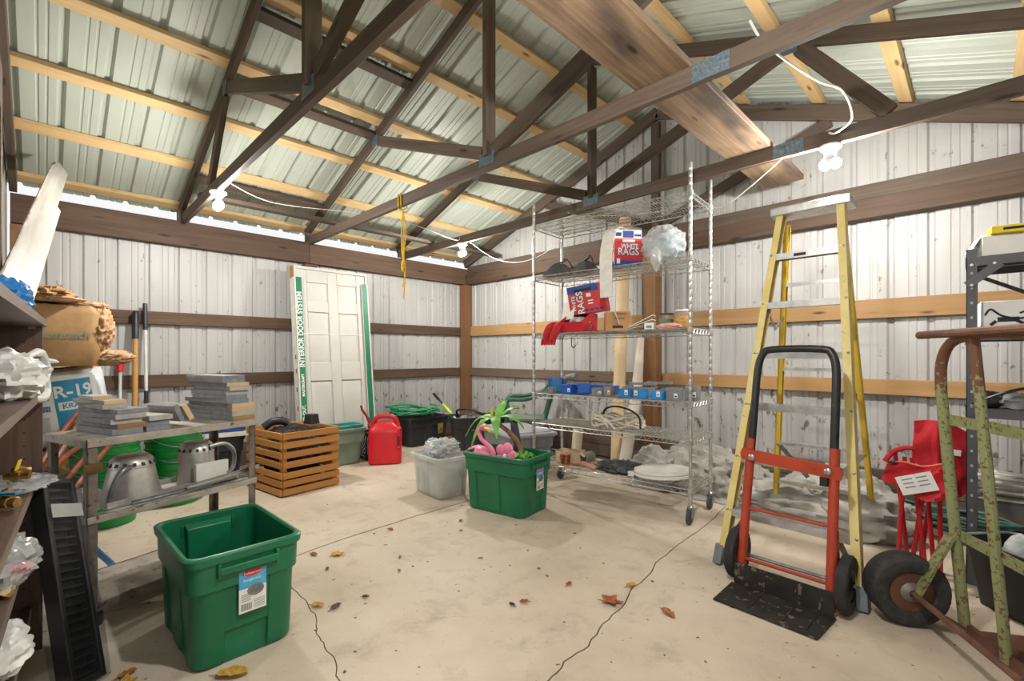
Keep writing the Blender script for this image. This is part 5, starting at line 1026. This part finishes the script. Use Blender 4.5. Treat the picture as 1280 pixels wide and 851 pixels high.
# ================================================================== door package leaning on the eave wall
DW = mat('primed_white_door', '#c9c7c1', '#c1bfb9', rough=.55, sc=3); DG_ = mat('green_print_card', '#167a58', '#136c4e', rough=.5); WCARD = mat('white_print_card', '#e3e1da', '#d2d0c8', rough=.7, sc=12)
dr = thing('packaged_door', 'white six panel door with green and white edge wrapping leaning on the wall', 'door', (-5.05, 2.335, .012), rot=(R(-6.7), 0, R(90)))
DH, DWd = 2.09, .80
obj('door_core', MB().bx(-DWd/2, DWd/2, -.03, .02, .01, DH), DW, dr)
def frame_box(x0, x1, z0, z1): return obj('door_stile' if z1-z0 > 1 else 'door_rail', MB().bx(x0, x1, -.045, -.03, z0, z1), DW, dr, .005)
rows = [(.24, .86), (1.06, 1.62), (1.74, 1.95)]; cols = [(-.29, -.055), (.055, .29)]
for x0, x1 in ((-DWd/2, -.29), (-.055, .055), (.29, DWd/2)): frame_box(x0, x1, .01, DH)
for x0, x1 in cols:
    for z0, z1 in ((.01, .24), (.86, 1.06), (1.62, 1.74), (1.95, DH)): frame_box(x0, x1, z0, z1)
for x0, x1 in cols:
    for z0, z1 in rows:
        obj('door_panel', MB().loft([[(x0+.03-k, -.0302-d, z0+.03-k), (x1-.03+k, -.0302-d, z0+.03-k), (x1-.03+k, -.0302-d, z1-.03+k), (x0+.03-k, -.0302-d, z1-.03+k)] for k, d in ((.022, 0), (.004, .006), (-.02, .009))], False, True), DW, dr)
for s in (-1, 1): obj('door_jamb', MB().bx(s*DWd/2, s*(DWd/2+.022), -.06, .055, 0, DH+.03), DW, dr, .002)
obj('head_jamb', MB().bx(-DWd/2, DWd/2, -.06, .055, DH, DH+.03), DW, dr, .002); obj('jamb_end', MB().bx(-DWd/2-.026, -DWd/2-.022, -.05, .05, DH-.1, DH+.028), mat('bare_jamb_wood', '#b48a5a', '#9a7448', rough=.8), dr)
for s in (-1, 1):
    wrp = obj('edge_wrap', MB().bx(s*(DWd/2+.0225), s*(DWd/2+.03), -.068, .05, 0, DH-.1).bx(s*(DWd/2-.055), s*(DWd/2+.03), -.068, -.0605, 0, DH-.1), WCARD, dr)
    obj('green_band', MB().bx(s*(DWd/2-.05), s*(DWd/2+.012), -.0692, -.0682, 0, DH-.1), DG_, wrp)
    if s < 0:
        for body, sz, z in (('INTERIOR DOOR SYSTEM', .072, 1.42), ('MASTERCRAFT', .036, .82), ('INSIDE AND OUT.', .048, .42)): text(body, sz, PAPER, wrp, (s*(DWd/2-.019), -.0698, z), (R(90), R(-90), 0), bold=.0016)
        hm = MB()
        for z in (.55, .75, .95, 1.1): hm.bx(-DWd/2-.0312, -DWd/2-.0295, -.04, -.01, z, z+.05)
        obj('print_patch', hm, mat('brown_print', '#8a6e52', rough=.8), wrp)
obj('bore_hole', MB().lathe([(.024, 0), (.024, .003)], 16, (-.345, -.0405, .96), Matrix.Rotation(R(90), 3, 'X')), mat('bore_hole_wood', '#5e4632', rough=.8), dr); obj('strap', MB().bx(-DWd/2, DWd/2, -.0472, -.0462, 1.375, 1.381), mat('clear_strap', '#f0f0ee', rough=.3), dr)
# ================================================================== tools leaning on the eave wall
HIC = wood('varnished_handle', '#d9a860', '#c08c44', knots=False)
t = thing('sledge_handle', 'long wooden tool handle with black rubber grip leaning on the eave wall', 'tool', (-5.16, .56, 0)); a, b = Vector((0, 0, .08)), Vector((-.235, .035, 1.545)); q = lambda k: a+(b-a)*k
beam_ = obj('handle', MB().tube([q(.0), q(.84)], .021, 12), HIC, t); obj('grip', MB().tube([q(.83), q(.99), q(1)], [.025, .026, .02], 12), BLACKP, t); obj('hammer_head', MB().bx(-.04, .04, -.11, .11, .0, .09), BLACKM, t, .012)
t = thing('telescopic_pole', 'white pole with a black foam grip leaning beside the wooden handle', 'pole', (-5.2, .655, .005)); a, b = Vector((0, 0, 0)), Vector((-.22, .01, 1.62)); q = lambda k: a+(b-a)*k
obj('pole', MB().tube([q(0), q(.86)], .013, 10), mat('white_enamel_pole', '#dcdcda', '#c6c6c4', rough=.35), t); obj('grip', MB().tube([q(.85), q(1)], .018, 10), BLACKP, t); obj('clamp_sleeve', MB().tube([q(.44), q(.51)], .0165, 10), BLACKP, t)
t = thing('small_tool', 'short tool with red and black head on a pale shaft leaning on the wall', 'tool', (-5.25, .47, .005)); a, b = Vector((0, 0, 0)), Vector((-.17, .02, 1.15)); q = lambda k: a+(b-a)*k
obj('shaft', MB().tube([q(0), q(.88)], .012, 8), MATS['white_enamel_pole'], t); obj('red_head', MB().tube([q(.87), q(.96)], [.03, .032], 10), MATS['bright_red_plastic'], t); obj('black_cap', MB().tube([q(.96), q(.985), q(1.0)], [.03, .024, .012], 10), BLACKP, t)
# ================================================================== insulation pile behind the cart
KR = mat('kraft_paper', '#a88355', '#8a6a40', rough=.6, sc=6, bump=.3); FLUFF = mat('tan_fibreglass_wool', '#cfa985', '#a9815e', rough=1, sc=22, bump=1)
t = thing('storage_carton', 'brown cardboard carton on the floor under the insulation roll', 'box', (-4.87, .1, .001), 4); obj('carton', MB().bx(-.22, .24, -.24, .28, 0, .47), CARD, t, .006); obj('green_print', MB().bx(.2402, .2412, -.1, .16, .12, .3), mat('green_carton_print', '#4f7a5c', '#8a7a54', rough=.8, sc=30), t)
t = thing('insulation_roll', 'white wrapped insulation roll with a blue printed label behind the cart', 'insulation roll', (-4.87, .16, .505), rot=(R(8), R(0), 0)); rr_ = .245
obj('wrapper', MB().lathe([(.22, 0), (rr_, .02), (rr_, .50), (.235, .53)], 36, cap1=True), mat('white_wrapper_film', '#dfe3e6', '#c2c9d0', rough=.35, sc=6), t); obj('wool_end', MB().lathe([(.235, .531), (.225, .55), (.15, .56), (.05, .545)], 30), FLUFF, t)
def patch(a0, a1, z0, z1, r, m, nm, par, n=14): 
    lo_p = [[(r*math.cos(R(a0+(a1-a0)*i/n)), r*math.sin(R(a0+(a1-a0)*i/n)), z) for z in (z0, z1)] + [((r-.0012)*math.cos(R(a0+(a1-a0)*i/n)), (r-.0012)*math.sin(R(a0+(a1-a0)*i/n)), z) for z in (z1, z0)] for i in range(n+1)]
    return obj(nm, MB().loft(lo_p), m, par)
def curved_text(body, sz, m, par, ang, z, r, bold=0):
    o = text(body, sz, m, par, (0, 0, 0), ext=.0004, bold=bold)
    for v_ in o.data.vertices: a_ = R(ang)+v_.co.x/r; rad = r+v_.co.z; v_.co = (rad*math.cos(a_), rad*math.sin(a_), z+v_.co.y)
    return o
RBL = mat('label_cyan_print', '#2f97c4', '#2484b2', rough=.45)
lb_ = patch(-48, 48, .05, .50, rr_+.0015, PAPER, 'label', t); patch(-13, 38, .10, .47, rr_+.003, RBL, 'blue_block', lb_); patch(-9, 34, .255, .315, rr_+.0045, PAPER, 'white_bar', lb_); patch(-44, -19, .34, .40, rr_+.003, mat('label_navy_print', '#3a5e9c', '#8fa6c6', rough=.5, sc=70), 'small_print', lb_); patch(-44, -19, .26, .30, rr_+.003, MATS['label_navy_print'], 'small_print', lb_); patch(-44, -23, .1, .22, rr_+.003, mat('fine_grey_print', '#b9bcc0', '#dcdcdc', rough=.6, sc=80), 'small_print', lb_)
curved_text('R-19', .115, PAPER, lb_, 12.5, .385, rr_+.004, .003); curved_text('KRAFT', .05, RBL, lb_, 12.5, .284, rr_+.0055, .001)
t = thing('insulation_batt', 'torn kraft wrapped insulation batt with tan wool spilling out on the roll', 'insulation batt', (-4.62, .08, 1.075), 2)
obj('wrapper', MB().loft([rr(.2, .2, .05, 0), rr(.215, .215, .06, .05), rr(.21, .2, .06, .2), rr(.215, .21, .05, .36), rr(.19, .19, .05, .42)]), KR, t)
obj('wool', MB().blob((.08, .2, .27), (.11, .085, .16), 12, .3, 4, 70, 46).blob((.1, .26, .06), (.09, .13, .05), 15, .35, 5, 60, 30).blob((.06, .12, .43), (.12, .14, .03), 19, .3, 4, 60, 24), FLUFF, t, ang=180)
obj('blue_print', MB().bx(.212, .2165, -.16, -.08, .20, .27), mat('faded_teal_print', '#4f8a8c', '#8f8a60', rough=.7, sc=40), t); text('ecotouch', .07, MATS['faded_teal_print'], t, (.2155, .02, .215), (R(90), 0, R(90)), bold=.001)
t = thing('torn_paper', 'crumpled torn kraft paper lying on top of the insulation batt', 'paper', (-4.5, -.05, 1.515), 10); obj('paper', MB().blob((0, 0, .045), (.22, .19, .06), 23, .3, 3, 50, 24, zmin=0), KR, t); obj('wool_layer', MB().blob((.03, .05, .02), (.19, .18, .03), 25, .3, 4, 20, 10, zmin=-.002), FLUFF, t)
# ================================================================== bookcase with odds and ends
WAL = wood('walnut_laminate', '#6d564a', '#4f3d34', '#3a2c24', stain='#5f4a3f', knots=False, var=.08, rough=.45); WED = wood('grey_brown_edge', '#8a7a70', '#6f6058', knots=False, var=.1, rough=.5)
BCX, BCY, BRZ = -2.605, .0, -3
bk = thing('bookcase', 'dark walnut laminate bookcase crowded with bags and fittings beside the doorway', 'bookcase', (BCX, BCY, 0), BRZ)
MBK = Matrix.Translation((BCX, BCY, 0)) @ Matrix.Rotation(R(BRZ), 4, 'Z')
def bw(x, y, z): return MBK @ Vector((x, y, z))
LB = 1.42
def panel(nm, x0, x1, y0, y1, z0, z1, m=WAL): 
    p0 = Vector(((x0+x1)/2, (y0+y1)/2, (z0+z1)/2)); d = (x1-x0, y1-y0, z1-z0)
    if nm.startswith('end') or nm == 'back_panel':
        o = obj(nm, MB().box((0, 0, 0), (d[2], d[1], d[0])), m, bk); o.matrix_basis = Matrix.Translation(p0) @ Matrix.Rotation(R(90), 4, 'Y'); return o
    o = obj(nm, MB().box((0, 0, 0), d), m, bk); o.location = p0; return o
panel('end_panel', -.022, 0, -.3, 0, 0, 1.262); panel('end_panel', LB, LB+.022, -.3, 0, 0, 1.262); panel('back_panel', 0, LB, -.306, -.3, .05, 1.262)
hol = MB()
for k in range(22):
    for y in (-.05, -.24): hol.lathe([(.0035, 0), (.0035, .0004)], 6, (.0002, y, .15+k*.05), Matrix.Rotation(R(90), 3, 'Y'))
obj('peg_holes', hol, INK, bk, kind='stuff')
BSZ = (.17, .43, .674, 1.0, 1.288); BSF = (-.03, -.032, -.014, -.004, .012)
for z, f_ in zip(BSZ, BSF):
    x0 = .001 if z < 1.2 else -.022
    panel('shelf', x0, LB-.001, -.299, f_-.003, z-.026, z); panel('shelf_edge', x0, LB-.001, f_-.003, f_, z-.026, z, WED)
    obj('bracket', MB().bx(.002, .03, f_-.05, f_-.03, z-.036, z-.027), STEEL, bk)
def blobthing(name, label, cat, loc, r, m, seed, amp=.4, fr=3.2, extra=None, nu=46, nv=28):
    t = thing(name, label, cat, tuple(loc)); obj('film' if 'bag' in name else 'body', MB().blob((0, 0, r[2]*.9), r, seed, amp, fr, nu, nv, zmin=.0005), m, t)
    if extra: extra(t)
    return t
def loops(t):
    for a0, a1, z0 in ((.15, .05, .13), (.13, -.02, .06)):
        obj('bag_handle', MB().tube(smooth([(-.06, .04, z0-.02), (-.2, .10, z0+.03), (-.28, .12, z0-.0), (-.30, .125, z0-.05), (-.2, .11, z0-.075), (-.06, .06, z0-.05)], 5), [.012]*5+[.016]*16+[.012]*5, 8), WBAG, t)
    obj('bag_tail', MB().tube([(-.27, .12, .13), (-.34, .15, .125), (-.38, .16, .122)], [.012, .008, .005], 6), WBAG, t)
blobthing('plastic_bag', 'white grocery bag with looped handles on the upper bookcase shelf', 'plastic bag', bw(.3, -.1, 1.0005), (.15, .12, .085), WBAG, 61, .26, 2.4, extra=loops)
blobthing('plastic_bag', 'blue plastic bag lying on top of the bookcase', 'plastic bag', bw(.1, -.1, 1.2885), (.09, .08, .075), mat('blue_plastic_film', '#2e86c8', '#1f62a0', rough=.25, sc=8), 62, .18, 2)
blobthing('plastic_bag', 'clear labelled bag lying flat on the middle bookcase shelf by the end panel', 'plastic bag', bw(.18, -.06, .6745), (.14, .1, .022), CLEAR, 63, .22, 2.2)
BR = mat('brass_fitting', '#b8945c', '#8c6c3c', rough=.3, metal=.8, sc=20)
for k, (x, y, z, rz_, lb) in enumerate(((.16, -.05, .735, 20, 'brass fitting lying on the clear bag beside the bookcase end panel'), (.26, -.05, .735, 70, 'brass elbow fitting on the clear bag, second from the end panel'), (.38, -.06, .70, 10, 'brass coupling on the middle bookcase shelf, third from the end panel'), (.5, -.05, .70, 40, 'brass valve on the middle bookcase shelf, farthest from the end panel'))):
    t = thing('brass_fitting', lb, 'fitting', tuple(bw(x, y, z)), rz_, 'brass fittings on the bookcase'); obj('body', MB().tube([(-.03, 0, 0), (-.012, 0, 0), (-.011, 0, 0), (.012, 0, 0), (.013, 0, 0), (.035, 0, 0)], [.013, .013, .019, .019, .014, .014], 8), BR, t); obj('stem', MB().tube([(0, 0, 0), (0, .03, .0)], .01, 8), BR, t)
    if k == 3: obj('blue_lever', MB().bar((-.04, 0, .025), (.04, 0, .03), .02, .006), RBL, t)
    if k == 1: obj('yellow_tag', MB().bar((.0, 0, .02), (.01, .0, .055), .025, .002), YEL, t)
blobthing('plastic_bag', 'clear bag with a red printed corner on the lower bookcase shelf', 'plastic bag', bw(.42, -.09, .4305), (.15, .1, .075), CLEAR, 64, .22, 2.2, extra=lambda t: obj('red_print', MB().blob((.05, .06, .05), (.03, .03, .02), 3, .2), LBL_RED, t))
single('white_tubing', MB().tube(smooth([bw(.55, -.05, .445), bw(.3, -.05, .45), bw(.12, -.07, .47), bw(.06, -.14, .50), bw(.14, -.2, .5), bw(.35, -.17, .47), bw(.6, -.16, .45)], 6), .012, 8), WHITEP, 'bent white plastic tubing lying on the lower bookcase shelf', 'tubing')
blobthing('plastic_bag', 'white bag lying on the lowest bookcase shelf', 'plastic bag', bw(.45, -.1, .1705), (.15, .1, .07), WBAG, 65, .22, 2.2)
# black packaged grille leaning on the bookcase
t = thing('packaged_grille', 'black slatted grille in clear wrapping leaning against the bookcase front', 'packaged grille', (-2.19, .10, .014)); a, b = Vector((0, 0, 0)), Vector((-.31, -.075, .66)); d = b-a; F = frame(d, (.62, .78, .1)); F4 = F.to_4x4()
obj('frame', MB().box((d.length/2, -.065, 0), (d.length, .02, .05)).box((d.length/2, .065, 0), (d.length, .02, .05)).box((.01, 0, 0), (.02, .13, .05)).box((d.length-.01, 0, 0), (.02, .13, .05)), BLACKP, t, .004, M=F4)
for k in range(24): obj('slat', MB().box((.03+k*.03, 0, -.004), (.006, .112, .03)), BLACKP, t, M=F4)
obj('backing', MB().box((d.length/2, 0, -.02), (d.length-.02, .11, .006)), INK, t, M=F4)
obj('wrapping', MB().loft([[(x, .082*k, -.035*k), (x, .085*k, .034*k), (x, -.083*k, .036*k), (x, -.08*k, -.033*k)] for x, k in ((-.01, .95), (.1, 1), (.25, 1.04), (.4, .98), (.55, 1.03), (.7, 1), (d.length+.02, .8), (d.length+.05, .3))]), mat('glossy_wrap_film', '#34373a', rough=.06, alpha=.25), t, M=F4)
obj('tape', MB().box((d.length-.13, 0, .037), (.05, .14, .002)), mat('clear_tape', '#c8ccc8', rough=.2, alpha=.6), t, M=F4)
# leaning white fascia trim
t = thing('fascia_trim', 'long white metal fascia trim leaning from the bookcase top up to the rafters', 'trim', (0, 0, 0)); a, b = Vector((-2.78, -.10, 1.335)), Vector((-5.1, .115, 2.63)); d = b-a; F = frame(d, (.35, .75, .55)); F4 = F.to_4x4(); F4.translation = a
FT = mat('dusty_white_fascia', '#b4b2ac', '#98938a', rough=.5, sc=5, st=(.3, 3, 3)); Ld = d.length
obj('face', MB().loft([[(0, -.08, 0), (Ld*.62, -.075, 0), (Ld*.63, -.05, 0), (Ld*.97, -.045, 0), (Ld, .035, 0), (Ld*.9, .07, 0), (0, .07, 0)], [(0, -.08, .003), (Ld*.62, -.075, .003), (Ld*.63, -.05, .003), (Ld*.97, -.045, .003), (Ld, .035, .003), (Ld*.9, .07, .003), (0, .07, .003)]]), FT, t, M=F4)
obj('folded_edge', MB().bx(0, Ld*.98, .052, .056, -.03, .0), FT, t, M=F4); obj('rusty_edge', MB().bx(0, Ld*.9, .066, .073, .001, .006), mat('brown_dirt_edge', '#8a705c', '#b8aca0', rough=.8, sc=12), t, M=F4)
# red and blue water tubing
RPX = mat('terracotta_tubing', '#8c3c2a', '#743020', rough=.4); BPX = mat('blue_tubing', '#4a86cc', '#3a74b8', rough=.4)
for k, (p0, p1) in enumerate((((-3.24, .014, .65), (-4.16, .21, .84)), ((-3.2, .05, .64), (-4.12, .25, .85)), ((-3.17, .013, .563), (-4.05, .18, .58)), ((-3.167, .02, .425), (-4.1, .28, .60)), ((-3.2, .055, .38), (-4.13, .37, .616)))):
    p0, p1 = Vector(p0), Vector(p1); p0 = p0+(p0-p1)*.15
    if p0.y < -.17: p0.y = -.17
    single('red_tubing', MB().tube(smooth([p0, (p0+p1)/2+Vector((0, 0, .02)), p1], 5), .0145, 8), RPX, 'terracotta red water tube, %s of the five slanting behind the cart' % ('uppermost', 'second highest', 'middle one', 'second lowest', 'lowest')[k], 'tube', 'red tubes behind the cart')
single('blue_tubing', MB().tube(smooth([(-3.36, -.04, .62), (-3.384, .01, .50), (-3.36, .05, .342), (-3.34, .09, .103), (-3.33, .1, .016)], 5), .021, 10), BPX, 'thick blue water tube standing behind the cart end post', 'tube'); single('blue_tubing', MB().tube(smooth([(-3.3, -.09, .56), (-3.234, .015, .421), (-3.228, .164, .193), (-3.30, .27, .02)], 5), .0155, 10), BPX, 'thin blue water tube slanting down behind the cart shelves', 'tube')
# yellow rope on the truss chord
rp = thing('yellow_rope', 'yellow rope looped over the truss chord and hanging in strands', 'rope', (-3.43, 2.14, 0)); YR = mat('yellow_rope_fibre', '#dcb82c', '#c49c1e', rough=.7, sc=60)
obj('loop', MB().tube([(-.03, -.03, 2.41), (-.03, -.03, 2.5), (-.03, .03, 2.5), (-.03, .03, 2.39), (-.01, .0, 2.37), (-.03, -.03, 2.38)], .007, 6, closed=True).tube([(.01, -.03, 2.41), (.01, -.03, 2.5), (.01, .03, 2.5), (.01, .03, 2.39), (-.01, .0, 2.37), (.01, -.03, 2.38)], .007, 6, closed=True), YR, rp)
for k, (dx, zb) in enumerate(((-.03, 1.72), (.02, 1.75), (-.005, 1.62))): obj('strand', MB().tube(smooth([(-.01, 0, 2.37), (dx*1.3, .01, 2.2), (dx*.6+.015, -.01, 2.0), (.01-dx*.2, .01, 1.86), (dx*.6+.01, 0, zb)], 5), .006, 6), YR, rp)
obj('knot', MB().blob((.0, 0, 1.9), (.02, .018, .05), 3, .2, 3, 10, 8), YR, rp)
# ================================================================== fallen leaves on the slab
LF = [mat('dry_brown_leaf', '#a9703e', '#7e4e28', rough=.8, sc=60), mat('yellow_leaf', '#d2a648', '#b08430', rough=.8, sc=60), mat('red_brown_leaf', '#b0603e', '#8a4630', rough=.8, sc=60), mat('dark_leaf', '#5e4632', '#443222', rough=.8, sc=60)]
def leaf(x, y, sz, mi, label, rz_, lobed=False):
    n = 22; top = []; rng = random.Random(int(x*1000)+int(y*777))
    for i in range(n):
        a_ = 2*math.pi*i/n; r_ = (1+.35*math.cos(5*a_)) if lobed else 1; u = sz*r_*math.cos(a_)*.5; v_ = sz*r_*math.sin(a_)*(.42 if lobed else .24)
        top.append((u, v_, .004+sz*.16*abs(math.sin(a_))*rng.uniform(.5, 1.2)+sz*.10*(u/sz)**2*4*rng.random()))
    ctr = (0, 0, .003); v = [ctr]+top+[(p[0], p[1], p[2]+.0012) for p in top]+[(0, 0, .0045)]; f = []
    for i in range(n): j = (i+1) % n; f += [(0, 1+j, 1+i), (2*n+1, n+1+i, n+1+j), (1+i, 1+j, n+1+j, n+1+i)]
    t = thing('fallen_leaf', label, 'leaf', (x, y, 0.0005), rz_, 'fallen leaves on the slab'); obj('blade', MB().add(v, f), LF[mi], t)
    obj('stalk', MB().tube([(-sz*.45, 0, .005), (-sz*.75, sz*.05, .004)], .0012, 4), LF[3], t)
leaf(-1.218, 1.871, .085, 2, 'red brown lobed leaf lying beside the long crack in the slab', 30, True); leaf(-1.232, 2.071, .06, 1, 'tan leaf lying on the long crack in the slab', 70); leaf(-.984, 1.963, .075, 0, 'curled brown leaf on the slab between the long crack and the toe plate', -20)
leaf(-1.9, .48, .11, 1, 'large yellow tan leaf on the slab beside the front green tote', 50); leaf(-2.11, .2, .075, 1, 'yellow leaf on the slab by the doorway near the green tote', 10, True); leaf(-2.17, .215, .06, 0, 'brown leaf on the slab near the doorway beside a yellow one', 100)
leaf(-2.716, 1.103, .055, 0, 'brown leaf lying by the straight slab joint', 15); leaf(-2.62, 1.2, .06, 1, 'pale tan leaf near the straight slab joint', 80, True); leaf(-2.149, .891, .06, 1, 'tan leaf beside the short crack near the green tote', 35); leaf(-2.08, .945, .06, 3, 'dark curled leaf beside the short crack near the green tote', 110)
for k, (x, y) in enumerate(((-2.193, 1.343), (-2.066, 1.084), (-1.462, 1.864), (-2.337, 1.437), (-1.525, 1.525), (-1.505, 1.584), (-2.406, 1.933), (-2.482, 1.08), (-2.75, 1.62), (-2.0, 1.75), (-2.55, 2.05))): leaf(x, y, .028+.008*(k % 3), (0, 3, 2)[k % 3], 'tiny dry leaf scrap lying on the open concrete floor', k*47)
leaf(*bw(.55, -.05, 0).xy, .07, 1, 'yellow leaf lying on the lower bookcase shelf', 20); bpy.context.scene.objects
for o in COL.objects:
    if o.get('label') == 'yellow leaf lying on the lower bookcase shelf': o.location.z = .4308; o['group'] = 'leaf on the bookcase'
